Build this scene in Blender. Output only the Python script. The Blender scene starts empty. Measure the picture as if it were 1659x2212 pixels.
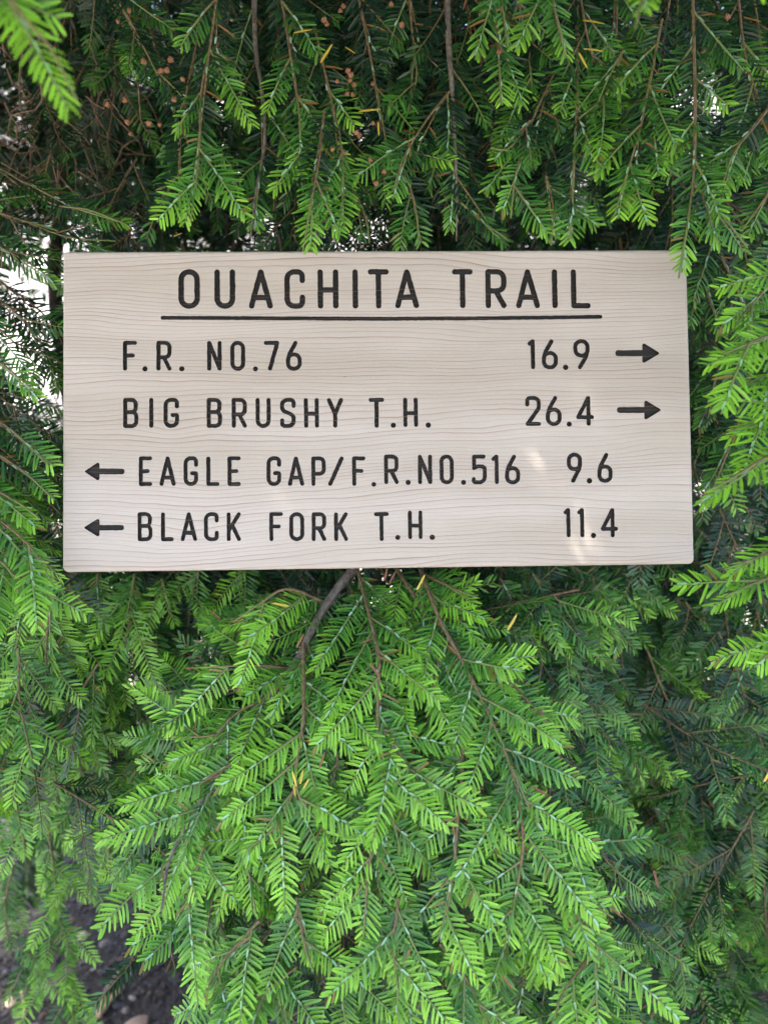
import bpy, bmesh, math, random
import numpy as np
from mathutils import Vector, Matrix, Euler, noise as mnoise
from mathutils.geometry import delaunay_2d_cdt

sc = bpy.context.scene
col = sc.collection
rnd = random.Random(11)
rng = np.random.default_rng(11)
R = math.radians

# ------------------------------------------------------------------ camera
PITCH = R(10.0)
CAM = np.array([0.0, 0.0, 1.35])
RIGHT = np.array([1.0, 0, 0])
FWD = np.array([0, math.cos(PITCH), -math.sin(PITCH)])
UP = np.array([0, math.sin(PITCH), math.cos(PITCH)])
cam = bpy.data.cameras.new('camera')
cam.sensor_fit = 'HORIZONTAL'; cam.sensor_width = 36; cam.lens = 36
cam.clip_start = 0.02; cam.clip_end = 3000
cam.dof.use_dof = True; cam.dof.focus_distance = 0.74; cam.dof.aperture_fstop = 6.0
co = bpy.data.objects.new('camera', cam); col.objects.link(co)
co.location = CAM; co.rotation_euler = (math.pi/2 - PITCH, 0, 0)
sc.camera = co

# ------------------------------------------------------------------ light
SUN_TRAVEL = Vector((0.50, 0.26, -1.0)).normalized()
world = bpy.data.worlds.new('World'); sc.world = world; world.use_nodes = True
wn = world.node_tree.nodes; wl = world.node_tree.links
for n in list(wn): wn.remove(n)
wo = wn.new('ShaderNodeOutputWorld'); bg = wn.new('ShaderNodeBackground'); sky = wn.new('ShaderNodeTexSky')
sky.sky_type = 'NISHITA'; sky.sun_disc = False
ts = -SUN_TRAVEL
sky.sun_elevation = math.asin(ts.z); sky.sun_rotation = math.atan2(ts.x, ts.y)
sky.air_density = 1.0; sky.dust_density = 3.0; sky.ozone_density = 1.0
bg.inputs['Strength'].default_value = 0.12
wl.new(sky.outputs[0], bg.inputs[0]); wl.new(bg.outputs[0], wo.inputs[0])
sun = bpy.data.lights.new('sun', 'SUN'); sun.energy = 3.2; sun.angle = R(0.53); sun.color = (1.0, 0.95, 0.87)
so = bpy.data.objects.new('sun', sun); col.objects.link(so); so.location = (-3, -2, 8)
so.rotation_euler = SUN_TRAVEL.to_track_quat('-Z', 'Y').to_euler()
vs = sc.view_settings
sc.display_settings.display_device = 'sRGB'
vs.view_transform = 'Standard'; vs.look = 'None'; vs.gamma = 1.0; vs.use_curve_mapping = False
vs.exposure = 2.65
cy = sc.cycles
cy.max_bounces = 4; cy.diffuse_bounces = 3; cy.glossy_bounces = 2; cy.transmission_bounces = 4; cy.transparent_max_bounces = 2
cy.use_adaptive_sampling = True; cy.adaptive_threshold = 0.05
cy.caustics_reflective = False; cy.caustics_refractive = False

# ------------------------------------------------------------------ helpers
FU = 1659.0
def at(u, v, d):
    """world point on the line of sight (u, v) at forward distance d"""
    return CAM + d*((u-829.5)/FU*RIGHT + FWD - (v-1106.0)/FU*UP)
def project(P):
    P = np.atleast_2d(P) - CAM
    d = P @ FWD
    dd = np.where(np.abs(d) < 1e-6, 1e-6, d)
    return 829.5 + FU*(P@RIGHT)/dd, 1106.0 - FU*(P@UP)/dd, d
def ground_at(u, v):
    a = at(u, v, 1.0) - CAM
    return CAM + a*(-CAM[2]/a[2])
def nrm(v):
    v = np.asarray(v, float); return v/ (np.linalg.norm(v)+1e-12)
def link(o, parent=None):
    col.objects.link(o)
    if parent is not None: o.parent = parent
    return o
def tag(o, label=None, cat=None, group=None, kind=None):
    if label: o['label'] = label
    if cat: o['category'] = cat
    if group: o['group'] = group
    if kind: o['kind'] = kind
    return o
def quads_mesh(name, V, F, C=None, mats=(), midx=None, smooth=True):
    V = np.asarray(V, np.float32); F = np.asarray(F, np.int32)
    k = F.shape[1]
    me = bpy.data.meshes.new(name)
    me.vertices.add(len(V)); me.vertices.foreach_set('co', V.ravel())
    me.loops.add(F.size); me.loops.foreach_set('vertex_index', F.ravel())
    me.polygons.add(len(F)); me.polygons.foreach_set('loop_start', np.arange(0, F.size, k, dtype=np.int32))
    if midx is not None: me.polygons.foreach_set('material_index', np.asarray(midx, np.int32))
    me.polygons.foreach_set('use_smooth', np.full(len(F), smooth))
    for m in mats: me.materials.append(m)
    if C is not None:
        a = me.attributes.new('tint', 'FLOAT_COLOR', 'POINT'); a.data.foreach_set('color', np.asarray(C, np.float32).ravel())
    me.update(calc_edges=True)
    return me

# ------------------------------------------------------------------ materials
def newmat(name):
    m = bpy.data.materials.new(name); m.use_nodes = True
    nt = m.node_tree
    for n in list(nt.nodes): nt.nodes.remove(n)
    out = nt.nodes.new('ShaderNodeOutputMaterial')
    return m, nt, out
class NT:
    def __init__(s, nt): s.nt = nt
    def n(s, t, **kw):
        x = s.nt.nodes.new(t)
        for k, v in kw.items(): setattr(x, k, v)
        return x
    def link(s, a, b): s.nt.links.new(a, b)
    def math(s, op, a, b=None, c=None):
        x = s.n('ShaderNodeMath', operation=op)
        for i, q in enumerate((a, b, c)):
            if q is None: continue
            if isinstance(q, (int, float)): x.inputs[i].default_value = q
            else: s.link(q, x.inputs[i])
        return x.outputs[0]
    def mix(s, f, a, b, blend='MIX'):
        x = s.n('ShaderNodeMix', data_type='RGBA', blend_type=blend)
        for i, q in ((0, f), (6, a), (7, b)):
            if isinstance(q, (int, float)): x.inputs[i].default_value = q
            elif isinstance(q, tuple): x.inputs[i].default_value = (*q, 1)
            else: s.link(q, x.inputs[i])
        return x.outputs[2]
    def noise(s, vec, scale, detail=3, rough=0.55):
        x = s.n('ShaderNodeTexNoise'); x.inputs['Scale'].default_value = scale
        x.inputs['Detail'].default_value = detail; x.inputs['Roughness'].default_value = rough
        s.link(vec, x.inputs['Vector']); return x.outputs['Fac']
    def mapping(s, vec, scale, loc=(0, 0, 0)):
        x = s.n('ShaderNodeMapping'); x.inputs['Scale'].default_value = scale; x.inputs['Location'].default_value = loc
        s.link(vec, x.inputs['Vector']); return x.outputs[0]
    def ramp(s, f, lo, hi, a=0.0, b=1.0):
        x = s.n('ShaderNodeMapRange'); x.interpolation_type = 'SMOOTHSTEP'
        for i, q in enumerate((f, lo, hi, a, b)):
            if isinstance(q, (int, float)): x.inputs[i].default_value = q
            else: s.link(q, x.inputs[i])
        return x.outputs[0]
    def bump(s, h, dist, strength=1.0):
        x = s.n('ShaderNodeBump'); x.inputs['Distance'].default_value = dist; x.inputs['Strength'].default_value = strength
        s.link(h, x.inputs['Height']); return x.outputs[0]

def mat_needle():
    m, nt, out = newmat('hemlock_needle'); g = NT(nt)
    at_ = g.n('ShaderNodeAttribute', attribute_name='tint')
    sep = g.n('ShaderNodeSeparateColor'); g.link(at_.outputs['Color'], sep.inputs[0])
    oi = g.n('ShaderNodeObjectInfo')
    so_ = g.n('ShaderNodeSeparateColor'); g.link(oi.outputs['Color'], so_.inputs[0])
    off = g.math('SUBTRACT', so_.outputs[0], 0.5)
    age = g.math('ADD', sep.outputs[0], off)  # new growth colour plus light and shade painted in per layer
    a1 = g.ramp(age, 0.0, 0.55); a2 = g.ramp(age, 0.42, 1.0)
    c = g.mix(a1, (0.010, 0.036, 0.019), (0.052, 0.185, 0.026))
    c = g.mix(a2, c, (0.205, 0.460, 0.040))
    br = g.math('MULTIPLY_ADD', sep.outputs[1], 0.6, 0.7)
    cc = g.n('ShaderNodeCombineColor'); [g.link(br, cc.inputs[i]) for i in range(3)]
    c = g.mix(1.0, c, cc.outputs[0], 'MULTIPLY')
    c = g.mix(g.math('SUBTRACT', 1.0, at_.outputs['Alpha']), c, (0.20, 0.115, 0.035))
    geo = g.n('ShaderNodeNewGeometry')
    bk = g.math('MULTIPLY', geo.outputs['Backfacing'], 0.16)
    pale = g.math('MAXIMUM', sep.outputs[2], bk)
    c = g.mix(pale, c, (0.30, 0.52, 0.43))
    p = g.n('ShaderNodeBsdfPrincipled'); g.link(c, p.inputs['Base Color'])
    p.inputs['Roughness'].default_value = 0.38; p.inputs['Specular IOR Level'].default_value = 0.45
    t = g.n('ShaderNodeBsdfTranslucent')
    tc = g.mix(1.0, c, (1.15, 1.25, 0.55), 'MULTIPLY'); g.link(tc, t.inputs['Color'])
    mx = g.n('ShaderNodeMixShader'); mx.inputs[0].default_value = 0.20
    g.link(p.outputs[0], mx.inputs[1]); g.link(t.outputs[0], mx.inputs[2]); g.link(mx.outputs[0], out.inputs[0])
    return m
def mat_stem():
    m, nt, out = newmat('twig_bark'); g = NT(nt)
    at_ = g.n('ShaderNodeAttribute', attribute_name='tint')
    sep = g.n('ShaderNodeSeparateColor'); g.link(at_.outputs['Color'], sep.inputs[0])
    tc = g.n('ShaderNodeTexCoord')
    nz = g.noise(tc.outputs['Object'], 260, 3)
    c = g.mix(g.ramp(nz, 0.3, 0.7), (0.070, 0.052, 0.026), (0.165, 0.120, 0.060))
    c = g.mix(g.ramp(sep.outputs[0], 0.35, 0.95), c, (0.12, 0.20, 0.05))
    p = g.n('ShaderNodeBsdfPrincipled'); g.link(c, p.inputs['Base Color']); p.inputs['Roughness'].default_value = 0.7
    g.link(p.outputs[0], out.inputs[0]); return m
def mat_bark(name, c0, c1, sc_=60, bumpd=0.0015):
    m, nt, out = newmat(name); g = NT(nt)
    tc = g.n('ShaderNodeTexCoord')
    n1 = g.noise(tc.outputs['Object'], sc_, 5, 0.65); n2 = g.noise(tc.outputs['Object'], sc_*5, 3, 0.6)
    c = g.mix(g.ramp(n1, 0.35, 0.68), c0, c1)
    c = g.mix(g.ramp(n2, 0.62, 0.75), c, tuple(min(1, x*1.7+0.03) for x in c1))
    p = g.n('ShaderNodeBsdfPrincipled'); g.link(c, p.inputs['Base Color']); p.inputs['Roughness'].default_value = 0.85
    h = g.math('ADD', n1, g.math('MULTIPLY', n2, 0.5))
    g.link(g.bump(h, bumpd), p.inputs['Normal']); g.link(p.outputs[0], out.inputs[0]); return m
def mat_plain(name, c, rough=0.7, var=0.25, scale=200, spec=0.4):
    m, nt, out = newmat(name); g = NT(nt)
    tc = g.n('ShaderNodeTexCoord'); oi = g.n('ShaderNodeObjectInfo')
    n1 = g.noise(tc.outputs['Object'], scale, 3)
    k = g.math('MULTIPLY_ADD', n1, var*2, 1-var)
    k = g.math('MULTIPLY', k, g.math('MULTIPLY_ADD', oi.outputs['Random'], 0.4, 0.8))
    cc = g.n('ShaderNodeCombineColor'); [g.link(k, cc.inputs[i]) for i in range(3)]
    cm = g.mix(1.0, c, cc.outputs[0], 'MULTIPLY')
    p = g.n('ShaderNodeBsdfPrincipled'); g.link(cm, p.inputs['Base Color']); p.inputs['Roughness'].default_value = rough
    p.inputs['Specular IOR Level'].default_value = spec
    g.link(g.bump(n1, 0.0004), p.inputs['Normal']); g.link(p.outputs[0], out.inputs[0]); return m
def wood_lines(g):
    """growth-ring coordinate of the board: X along the grain, Z across it"""
    tc = g.n('ShaderNodeTexCoord'); ob = tc.outputs['Object']
    sp = g.n('ShaderNodeSeparateXYZ'); g.link(ob, sp.inputs[0])
    d1 = g.noise(g.mapping(ob, (2.2, 1, 9.0)), 1.0, 2, 0.5)
    d2 = g.noise(g.mapping(ob, (11.0, 1, 34.0), (3, 0, 7)), 1.0, 2, 0.5)
    d3 = g.noise(g.mapping(ob, (45.0, 1, 120.0), (1, 0, 2)), 1.0, 1, 0.5)
    z = g.math('MULTIPLY', sp.outputs[2], 255.0)
    z = g.math('ADD', z, g.math('MULTIPLY', d1, 15.0))
    z = g.math('ADD', z, g.math('MULTIPLY', d2, 1.4))
    z = g.math('ADD', z, g.math('MULTIPLY', d3, 0.28))
    z = g.math('ADD', z, g.math('MULTIPLY', sp.outputs[0], -1.5))
    for kx, kz, kr, ka in ((-.200, -.020, .011, 1.0), (-.185, -.118, .012, 1.4), (.115, .128, .020, .8), (.262, -.035, .016, -.7), (-.275, .096, .018, -.7)):
        ex = g.math('POWER', g.math('MULTIPLY', g.math('SUBTRACT', sp.outputs[0], kx), .42/kr), 2.0)
        ez = g.math('POWER', g.math('MULTIPLY', g.math('SUBTRACT', sp.outputs[2], kz), 1/kr), 2.0)
        z = g.math('ADD', z, g.math('MULTIPLY', g.math('EXPONENT', g.math('MULTIPLY', g.math('ADD', ex, ez), -1.0)), ka))
    fr = g.math('FRACT', z); fl = g.math('FLOOR', z)
    wn_ = g.n('ShaderNodeTexWhiteNoise', noise_dimensions='1D'); g.link(fl, wn_.inputs['W'])
    return ob, fr, wn_.outputs['Value'], sp
def mat_wood():
    m, nt, out = newmat('planed_pale_wood'); g = NT(nt)
    ob, fr, ring, sp = wood_lines(g)
    soft = g.math('POWER', fr, 2.2)
    line = g.math('MULTIPLY', g.ramp(fr, 0.80, 0.955), g.ramp(fr, 0.975, 1.0, 1.0, 0.0))
    amp = g.math('MULTIPLY_ADD', g.math('POWER', ring, 1.6), 1.0, 0.22)
    pres = g.ramp(g.noise(g.mapping(ob, (9, 1, 30), (5, 0, 1)), 1.0, 2), 0.3, 0.6, 0.35, 1.0)
    dark = g.math('MULTIPLY', g.math('ADD', g.math('MULTIPLY', soft, 0.42), g.math('MULTIPLY', line, 0.58)), g.math('MULTIPLY', amp, pres))
    fib = g.noise(g.mapping(ob, (60, 1, 1500)), 1.0, 3, 0.6)
    fleck = g.noise(g.mapping(ob, (420, 1, 1300), (2, 0, 2)), 1.0, 2, 0.6)
    tone = g.noise(g.mapping(ob, (2.5, 1, 14), (9, 0, 3)), 1.0, 3, 0.5)
    base = g.mix(g.ramp(tone, 0.3, 0.7), (0.365, 0.328, 0.283), (0.455, 0.418, 0.392))
    base = g.mix(g.math('MULTIPLY', ring, 0.30), base, (0.385, 0.335, 0.31))
    c = g.mix(dark, base, (0.25, 0.185, 0.145))
    c = g.mix(g.math('MULTIPLY', g.ramp(fib, 0.45, 0.75), 0.15), c, (0.38, 0.30, 0.25))
    c = g.mix(g.math('MULTIPLY', g.ramp(fleck, 0.56, 0.74), 0.16), c, (0.78, 0.68, 0.58))
    speck = g.noise(g.mapping(ob, (75, 1, 150), (4, 0, 8)), 1.0, 1, 0.5)
    c = g.mix(g.math('MULTIPLY', g.ramp(speck, 0.80, 0.84), 0.55), c, (0.16, 0.10, 0.07))
    p = g.n('ShaderNodeBsdfPrincipled'); g.link(c, p.inputs['Base Color']); p.inputs['Roughness'].default_value = 0.52
    p.inputs['Specular IOR Level'].default_value = 0.35
    h = g.math('ADD', g.math('MULTIPLY', fib, 0.5), g.math('MULTIPLY', line, -1.0))
    g.link(g.bump(h, 0.00012), p.inputs['Normal']); g.link(p.outputs[0], out.inputs[0]); return m
def mat_burnt():
    m, nt, out = newmat('dark_routed_groove'); g = NT(nt)
    ob, fr, ring, sp = wood_lines(g)
    line = g.math('MULTIPLY', g.ramp(fr, 0.80, 0.93), g.ramp(fr, 0.97, 1.0, 1.0, 0.0))
    fib = g.noise(g.mapping(ob, (160, 1, 2200)), 1.0, 3, 0.6)
    c = g.mix(g.ramp(fib, 0.3, 0.75), (0.009, 0.0085, 0.009), (0.026, 0.023, 0.022))
    c = g.mix(g.math('MULTIPLY', line, g.math('MULTIPLY', g.math('POWER', ring, 1.3), 0.80)), c, (0.16, 0.115, 0.08))
    p = g.n('ShaderNodeBsdfPrincipled'); g.link(c, p.inputs['Base Color']); p.inputs['Roughness'].default_value = 0.62
    p.inputs['Specular IOR Level'].default_value = 0.3
    g.link(g.bump(fib, 0.0003), p.inputs['Normal']); g.link(p.outputs[0], out.inputs[0]); return m

M_NEEDLE = mat_needle(); M_STEM = mat_stem()
M_BARK = mat_bark('grey_brown_bark', (0.070, 0.060, 0.050), (0.18, 0.16, 0.14), 160, 0.001)
M_TRUNK = mat_bark('dark_trunk_bark', (0.022, 0.018, 0.016), (0.065, 0.052, 0.042), 28, 0.006)
M_DEAD = mat_bark('dead_twig_bark', (0.10, 0.068, 0.045), (0.22, 0.16, 0.11), 200, 0.0006)
M_CONE = mat_plain('brown_cone', (0.20, 0.095, 0.050), 0.7, 0.35, 500)
M_YELLOW = mat_plain('yellowed_needle', (0.40, 0.31, 0.05), 0.5, 0.2, 300)
M_RUST = mat_plain('rust_needle', (0.16, 0.065, 0.035), 0.6, 0.3, 300)
M_WOOD = mat_wood(); M_BURNT = mat_burnt()

# ------------------------------------------------------------------ setting
def mat_ground():
    m, nt, out = newmat('pale_gravel_ground'); g = NT(nt)
    tc = g.n('ShaderNodeTexCoord'); ob = tc.outputs['Object']
    sp = g.n('ShaderNodeSeparateXYZ'); g.link(ob, sp.inputs[0])
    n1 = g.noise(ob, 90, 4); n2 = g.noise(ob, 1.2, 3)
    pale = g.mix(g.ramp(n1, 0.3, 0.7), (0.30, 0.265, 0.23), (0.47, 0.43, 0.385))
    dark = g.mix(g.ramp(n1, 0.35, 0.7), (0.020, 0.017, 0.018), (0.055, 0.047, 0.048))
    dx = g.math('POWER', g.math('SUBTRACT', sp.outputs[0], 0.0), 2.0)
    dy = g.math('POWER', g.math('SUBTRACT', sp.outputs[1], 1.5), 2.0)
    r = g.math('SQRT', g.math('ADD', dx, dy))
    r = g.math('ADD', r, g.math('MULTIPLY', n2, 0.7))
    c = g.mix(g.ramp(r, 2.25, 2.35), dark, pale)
    p = g.n('ShaderNodeBsdfPrincipled'); g.link(c, p.inputs['Base Color']); p.inputs['Roughness'].default_value = 0.9
    g.link(g.bump(n1, 0.01), p.inputs['Normal']); g.link(p.outputs[0], out.inputs[0]); return m
gv, gf = [], []
n_r, n_a = 46, 64
rad = [0.0] + list(np.geomspace(0.25, 900, n_r))
for i, r_ in enumerate(rad):
    for k in range(n_a):
        a = 2*math.pi*k/n_a
        x, y = r_*math.cos(a), 1.5 + r_*math.sin(a)
        z = 0.018*mnoise.noise(Vector((x*2.1, y*2.1, 0))) if r_ < 30 else 0.0
        gv.append((x, y, z))
for i in range(len(rad)-1):
    for k in range(n_a):
        k2 = (k+1) % n_a
        gf.append((i*n_a+k, (i+1)*n_a+k, (i+1)*n_a+k2, i*n_a+k2))
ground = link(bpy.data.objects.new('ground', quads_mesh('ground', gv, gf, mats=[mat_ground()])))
tag(ground, kind='structure')

# ------------------------------------------------------------------ the sign
SIGN_W, SIGN_H, SIGN_T = 0.610, 0.3104, 0.038
def rotm(a, b, c):
    Rx = np.array([[1, 0, 0], [0, math.cos(a), -math.sin(a)], [0, math.sin(a), math.cos(a)]])
    Rz = np.array([[math.cos(b), -math.sin(b), 0], [math.sin(b), math.cos(b), 0], [0, 0, 1]])
    Ry = np.array([[math.cos(c), 0, math.sin(c)], [0, 1, 0], [-math.sin(c), 0, math.cos(c)]])
    return Ry @ Rz @ Rx
BASIS = np.stack([RIGHT, FWD, UP], 1)
SR = BASIS @ rotm(-0.03189506, 0.02431374, -0.0113868)
SL = CAM + BASIS @ np.array([-0.0041608, 0.74534216, 0.10091945])
def on_sign(px, py):
    """board coordinates (x, z) of the photograph point (px, py) on the sign's face"""
    ray = BASIS @ np.array([(px-973.0)/1946.0, 1.0, -(py-1297.5)/1946.0])
    n = SR[:, 1]
    t = ((SL-CAM) @ n)/(ray @ n)
    q = SR.T @ (CAM + ray*t - SL)
    return q[0], q[2]

sign = link(bpy.data.objects.new('trail_sign', None))
sign.empty_display_size = 0.1
sm = Matrix.Identity(4)
for i in range(3):
    for j in range(3): sm[i][j] = SR[i, j]
    sm[i][3] = SL[i]
sign.matrix_world = sm
tag(sign, 'pale wooden trail sign board with dark carved lettering, tucked into the hemlock', 'sign')

def fillet(pts, rr, closed=False):
    """round the corners of a polyline; rr = radius per point"""
    out = []; n = len(pts)
    for i in range(n):
        p = np.array(pts[i], float); r_ = rr[i]
        if (not closed and i in (0, n-1)) or r_ <= 1e-6:
            out.append(p); continue
        a = np.array(pts[(i-1) % n], float); b = np.array(pts[(i+1) % n], float)
        da, db = a-p, b-p; la, lb = np.linalg.norm(da), np.linalg.norm(db)
        da /= la; db /= lb
        ang = math.acos(max(-1, min(1, float(da @ db))))
        if ang > math.pi-0.05: out.append(p); continue
        tl = min(r_/math.tan(ang/2), la*0.499, lb*0.499); r2 = tl*math.tan(ang/2)
        bis = nrm(da+db); c = p + bis*(r2/math.sin(ang/2))
        s, e = p+da*tl, p+db*tl
        a0 = math.atan2(*(s-c)[::-1]); a1 = math.atan2(*(e-c)[::-1])
        dl = (a1-a0+math.pi) % (2*math.pi) - math.pi
        k = max(3, int(abs(dl)/0.22))
        for j in range(k+1):
            t = a0+dl*j/k; out.append(c+np.array([math.cos(t), math.sin(t)])*r2)
    return out
G = {
 'O': [('c', [(0,0),(1,0),(1,1),(0,1)], .52)],
 'U': [('o', [(0,1),(0,0),(1,0),(1,1)], .50)],
 'A': [('o', [(0,0),(.5,1),(1,0)], 0), ('o', [(.14,.25),(.86,.25)], 0)],
 'C': [('o', [(1,.74),(1,1),(0,1),(0,0),(1,0),(1,.26)], .48)],
 'H': [('o', [(0,0),(0,1)], 0), ('o', [(1,0),(1,1)], 0), ('o', [(0,.47),(1,.47)], 0)],
 'I': [('o', [(.5,0),(.5,1)], 0)],
 'T': [('o', [(0,1),(1,1)], 0), ('o', [(.5,1),(.5,0)], 0)],
 'R': [('o', [(0,0),(0,1)], 0), ('o', [(0,1),(1,1),(1,.44),(0,.44)], .42), ('o', [(.48,.44),(1,0)], 0)],
 'L': [('o', [(0,1),(0,0),(1,0)], 0)],
 'F': [('o', [(0,0),(0,1),(1,1)], 0), ('o', [(0,.51),(.78,.51)], 0)],
 'N': [('o', [(0,0),(0,1),(1,0),(1,1)], 0)],
 '7': [('o', [(0,1),(1,1),(.36,0)], 0)],
 '6': [('c', [(0,0),(1,0),(1,.55),(0,.55)], .47), ('o', [(.66,1),(.10,.56),(.0,.30)], .9)],
 '9': [('c', [(0,1),(1,1),(1,.45),(0,.45)], .47), ('o', [(.34,0),(.90,.44),(1,.70)], .9)],
 'B': [('o', [(0,0),(0,1)], 0), ('o', [(0,1),(.95,1),(.95,.53),(0,.53)], .40), ('o', [(0,.53),(1,.53),(1,0),(0,0)], .42)],
 'G': [('o', [(1,.74),(1,1),(0,1),(0,0),(1,0),(1,.42),(.60,.42)], (.48,.48,.48,.48,.48,.10,0))],
 'S': [('o', [(1,.76),(1,1),(0,1),(0,.60),(1,.40),(1,0),(0,0),(0,.22)], .46)],
 'Y': [('o', [(0,1),(.5,.46),(1,1)], 0), ('o', [(.5,.46),(.5,0)], 0)],
 'E': [('o', [(1,1),(0,1),(0,0),(1,0)], 0), ('o', [(0,.50),(.74,.50)], 0)],
 '/': [('o', [(0,0),(1,1)], 0)],
 'P': [('o', [(0,0),(0,1)], 0), ('o', [(0,1),(1,1),(1,.40),(0,.40)], .44)],
 '1': [('o', [(0,.90),(1,1),(1,0)], 0)],
 '5': [('o', [(.93,1),(.06,1),(.04,.54)], 0), ('o', [(.04,.56),(.45,.63),(1,.60),(1,0),(0,0),(0,.13)], (0,.5,.5,.5,.4,0))],
 '2': [('o', [(0,.74),(0,1),(1,1),(1,.60),(0,0)], (0,.48,.48,.5,0)), ('o', [(0,0),(1,0)], 0)],
 '4': [('o', [(.74,0),(.74,1),(0,.26),(1,.26)], 0)],
 'K': [('o', [(0,0),(0,1)], 0), ('o', [(1,1),(.05,.38)], 0), ('o', [(.32,.58),(1,0)], 0)],
 '.': [],
}
Z1 = 833/1659
def row3(X, Y): return 140+X*Z1, 620+Y*Z1
def row4(X, Y): return 950+X*Z1, 620+Y*Z1
def row5(X, Y): return 140+X*Z1, 1040+Y*Z1
def row6(X, Y): return 950+X*Z1, 1040+Y*Z1
TEXT = [
 (row3, 122, 323, [('O',622,730),('U',804,908),('A',977,1098),('C',1157,1260),('H',1325,1428),('I',1500,1528),('T',1578,1684)], .137),
 (row4, 122, 321, [('A',102,221),('T',390,494),('R',559,662),('A',712,830),('I',893,921),('L',991,1086)], .137),
 (row3, 484, 636, [('F',342,414),('.',440,466),('R',511,587),('.',626,652),('N',767,840),('O',884,958),('.',998,1022),('7',1053,1131),('6',1165,1243)], .137),
 (row4, 476, 629, [('1',771,806),('6',843,921),('.',949,973),('9',1003,1082)], .137),
 (row3, 772, 925, [('B',343,420),('I',474,496),('G',547,625),('B',765,842),('R',891,967),('U',1012,1087),('S',1135,1213),('H',1256,1330),('Y',1372,1453),('T',1582,1661)], .137),
 (row4, 770, 921, [('.',80,104),('H',144,216),('.',256,281)], .137),
 (row4, 762, 915, [('2',760,836),('6',863,940),('.',968,990),('4',1016,1104)], .137),
 (row5, 231, 382, [('E',422,490),('A',526,608),('G',648,721),('L',763,829),('E',870,937),('G',1067,1140),('A',1174,1256),('P',1293,1365),('/',1377,1456),('F',1499,1566),('.',1596,1618)], .137),
 (row6, 222, 373, [('R',47,119),('.',155,179),('N',218,288),('O',327,397),('.',435,458),('5',489,563),('1',589,623),('6',657,731)], .137),
 (row6, 213, 366, [('9',970,1044),('.',1069,1093),('6',1123,1197)], .137),
 (row5, 513, 661, [('B',416,491),('L',534,599),('A',633,716),('C',751,825),('K',866,937),('F',1081,1150),('O',1182,1256),('R',1295,1367),('K',1408,1477),('T',1609,1684)], .137),
 (row6, 504, 651, [('.',103,126),('H',168,239),('.',276,301)], .137),
 (row6, 492, 642, [('1',953,985),('1',1022,1054),('.',1090,1113),('4',1140,1225)], .137),
]
def stadium(p, w):
    """outline of a stroke of width w along the points p, with round ends and slightly rough edges"""
    p = [np.array(q, float) for q in p]
    q = [p[0]]
    for a, b in zip(p[:-1], p[1:]):
        k = max(1, int(np.linalg.norm(b-a)/0.0022))
        for j in range(1, k+1): q.append(a+(b-a)*j/k)
    n = len(q); h = w/2; Lf, Rt = [], []
    for i in range(n):
        t = nrm(q[min(i+1, n-1)]-q[max(i-1, 0)]); nn = np.array([-t[1], t[0]])
        jl, jr = rnd.gauss(0, 0.00010), rnd.gauss(0, 0.00010)
        Lf.append(q[i]+nn*(h+jl)); Rt.append(q[i]-nn*(h+jr))
    t1 = nrm(q[-1]-q[-2]); t0 = nrm(q[0]-q[1]); cap1, cap0 = [], []
    a1 = math.atan2(t1[1], t1[0]); a0 = math.atan2(t0[1], t0[0])
    def cap(c, a):   # a rounded but slightly squared router end
        r_ = []
        for j in range(1, 8):
            b = a+math.pi/2-math.pi*j/8
            u = abs(math.cos(b-a)); r_.append(c+np.array([math.cos(b), math.sin(b)])*h*(1-0.10*u))
        return r_
    return Lf + cap(q[-1], a1) + Rt[::-1] + cap(q[0], a0)
def strokes_of(ch, x0, z0, x1, z1, s):
    """outlines of one character whose outer box is x0..x1, z0..z1"""
    if ch == '.':
        cx_, cz_, r_ = (x0+x1)/2, z0+(x1-x0)/2*1.0, (x1-x0)/2*1.02
        return [[np.array([cx_+r_*math.cos(a)*(1+rnd.gauss(0, .012)), cz_+r_*math.sin(a)]) for a in np.linspace(0, 2*math.pi, 17)[:-1]]]
    res = []; bx, bz = x0+s/2, z0+s/2; w, h = max(x1-x0-s, 1e-5), z1-z0-s
    for kind, pts, fr in G[ch]:
        pp = [(bx+px*w, bz+pz*h) for px, pz in pts]
        rr = [f*w for f in fr] if isinstance(fr, tuple) else [fr*w]*len(pp)
        if kind == 'c':
            fp = fillet(pp, rr, True)
            k = len(fp)//2   # two overlapping halves keep each outline simple
            res.append(stadium(fp[:k+2], s)); res.append(stadium(fp[k:]+fp[:2], s))
        elif max(rr) > 0:
            res.append(stadium(fillet(pp, rr), s))
        else:
            for a, b in zip(pp[:-1], pp[1:]): res.append(stadium([a, b], s))
    return res
marks = []          # (name, [outlines])
for fn, y0, y1, items, sw in TEXT:
    for ch, X0, X1 in items:
        ax, az = on_sign(*fn(X0, y1)); bx_, bz_ = on_sign(*fn(X1, y0))
        if ch == '.':
            ax, az = on_sign(*fn(X0, y1+3))
        s = (bz_-az)*sw if ch != '.' else 0
        nm = 'full_stop' if ch == '.' else 'slash' if ch == '/' else 'digit' if ch.isdigit() else 'letter'
        marks.append((nm, strokes_of(ch, ax, az, bx_, bz_, s)))
def arrow(fn, tip, base, tail, yc, hy0, hy1, sy0, sy1):
    t = np.array(on_sign(*fn(tip, yc))); b0 = np.array(on_sign(*fn(base, hy0))); b1 = np.array(on_sign(*fn(base, hy1)))
    head = fillet([t, b0, b1], [.0012, .0018, .0018], True)
    e = np.array(on_sign(*fn(tail, yc))); bm = (b0+b1)/2
    w = abs(on_sign(*fn(tail, sy0))[1]-on_sign(*fn(tail, sy1))[1])
    e = e + nrm(bm-e)*w/2
    marks.append(('arrow', [head, stadium([e, bm+(t-bm)*0.2], w)]))
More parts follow.
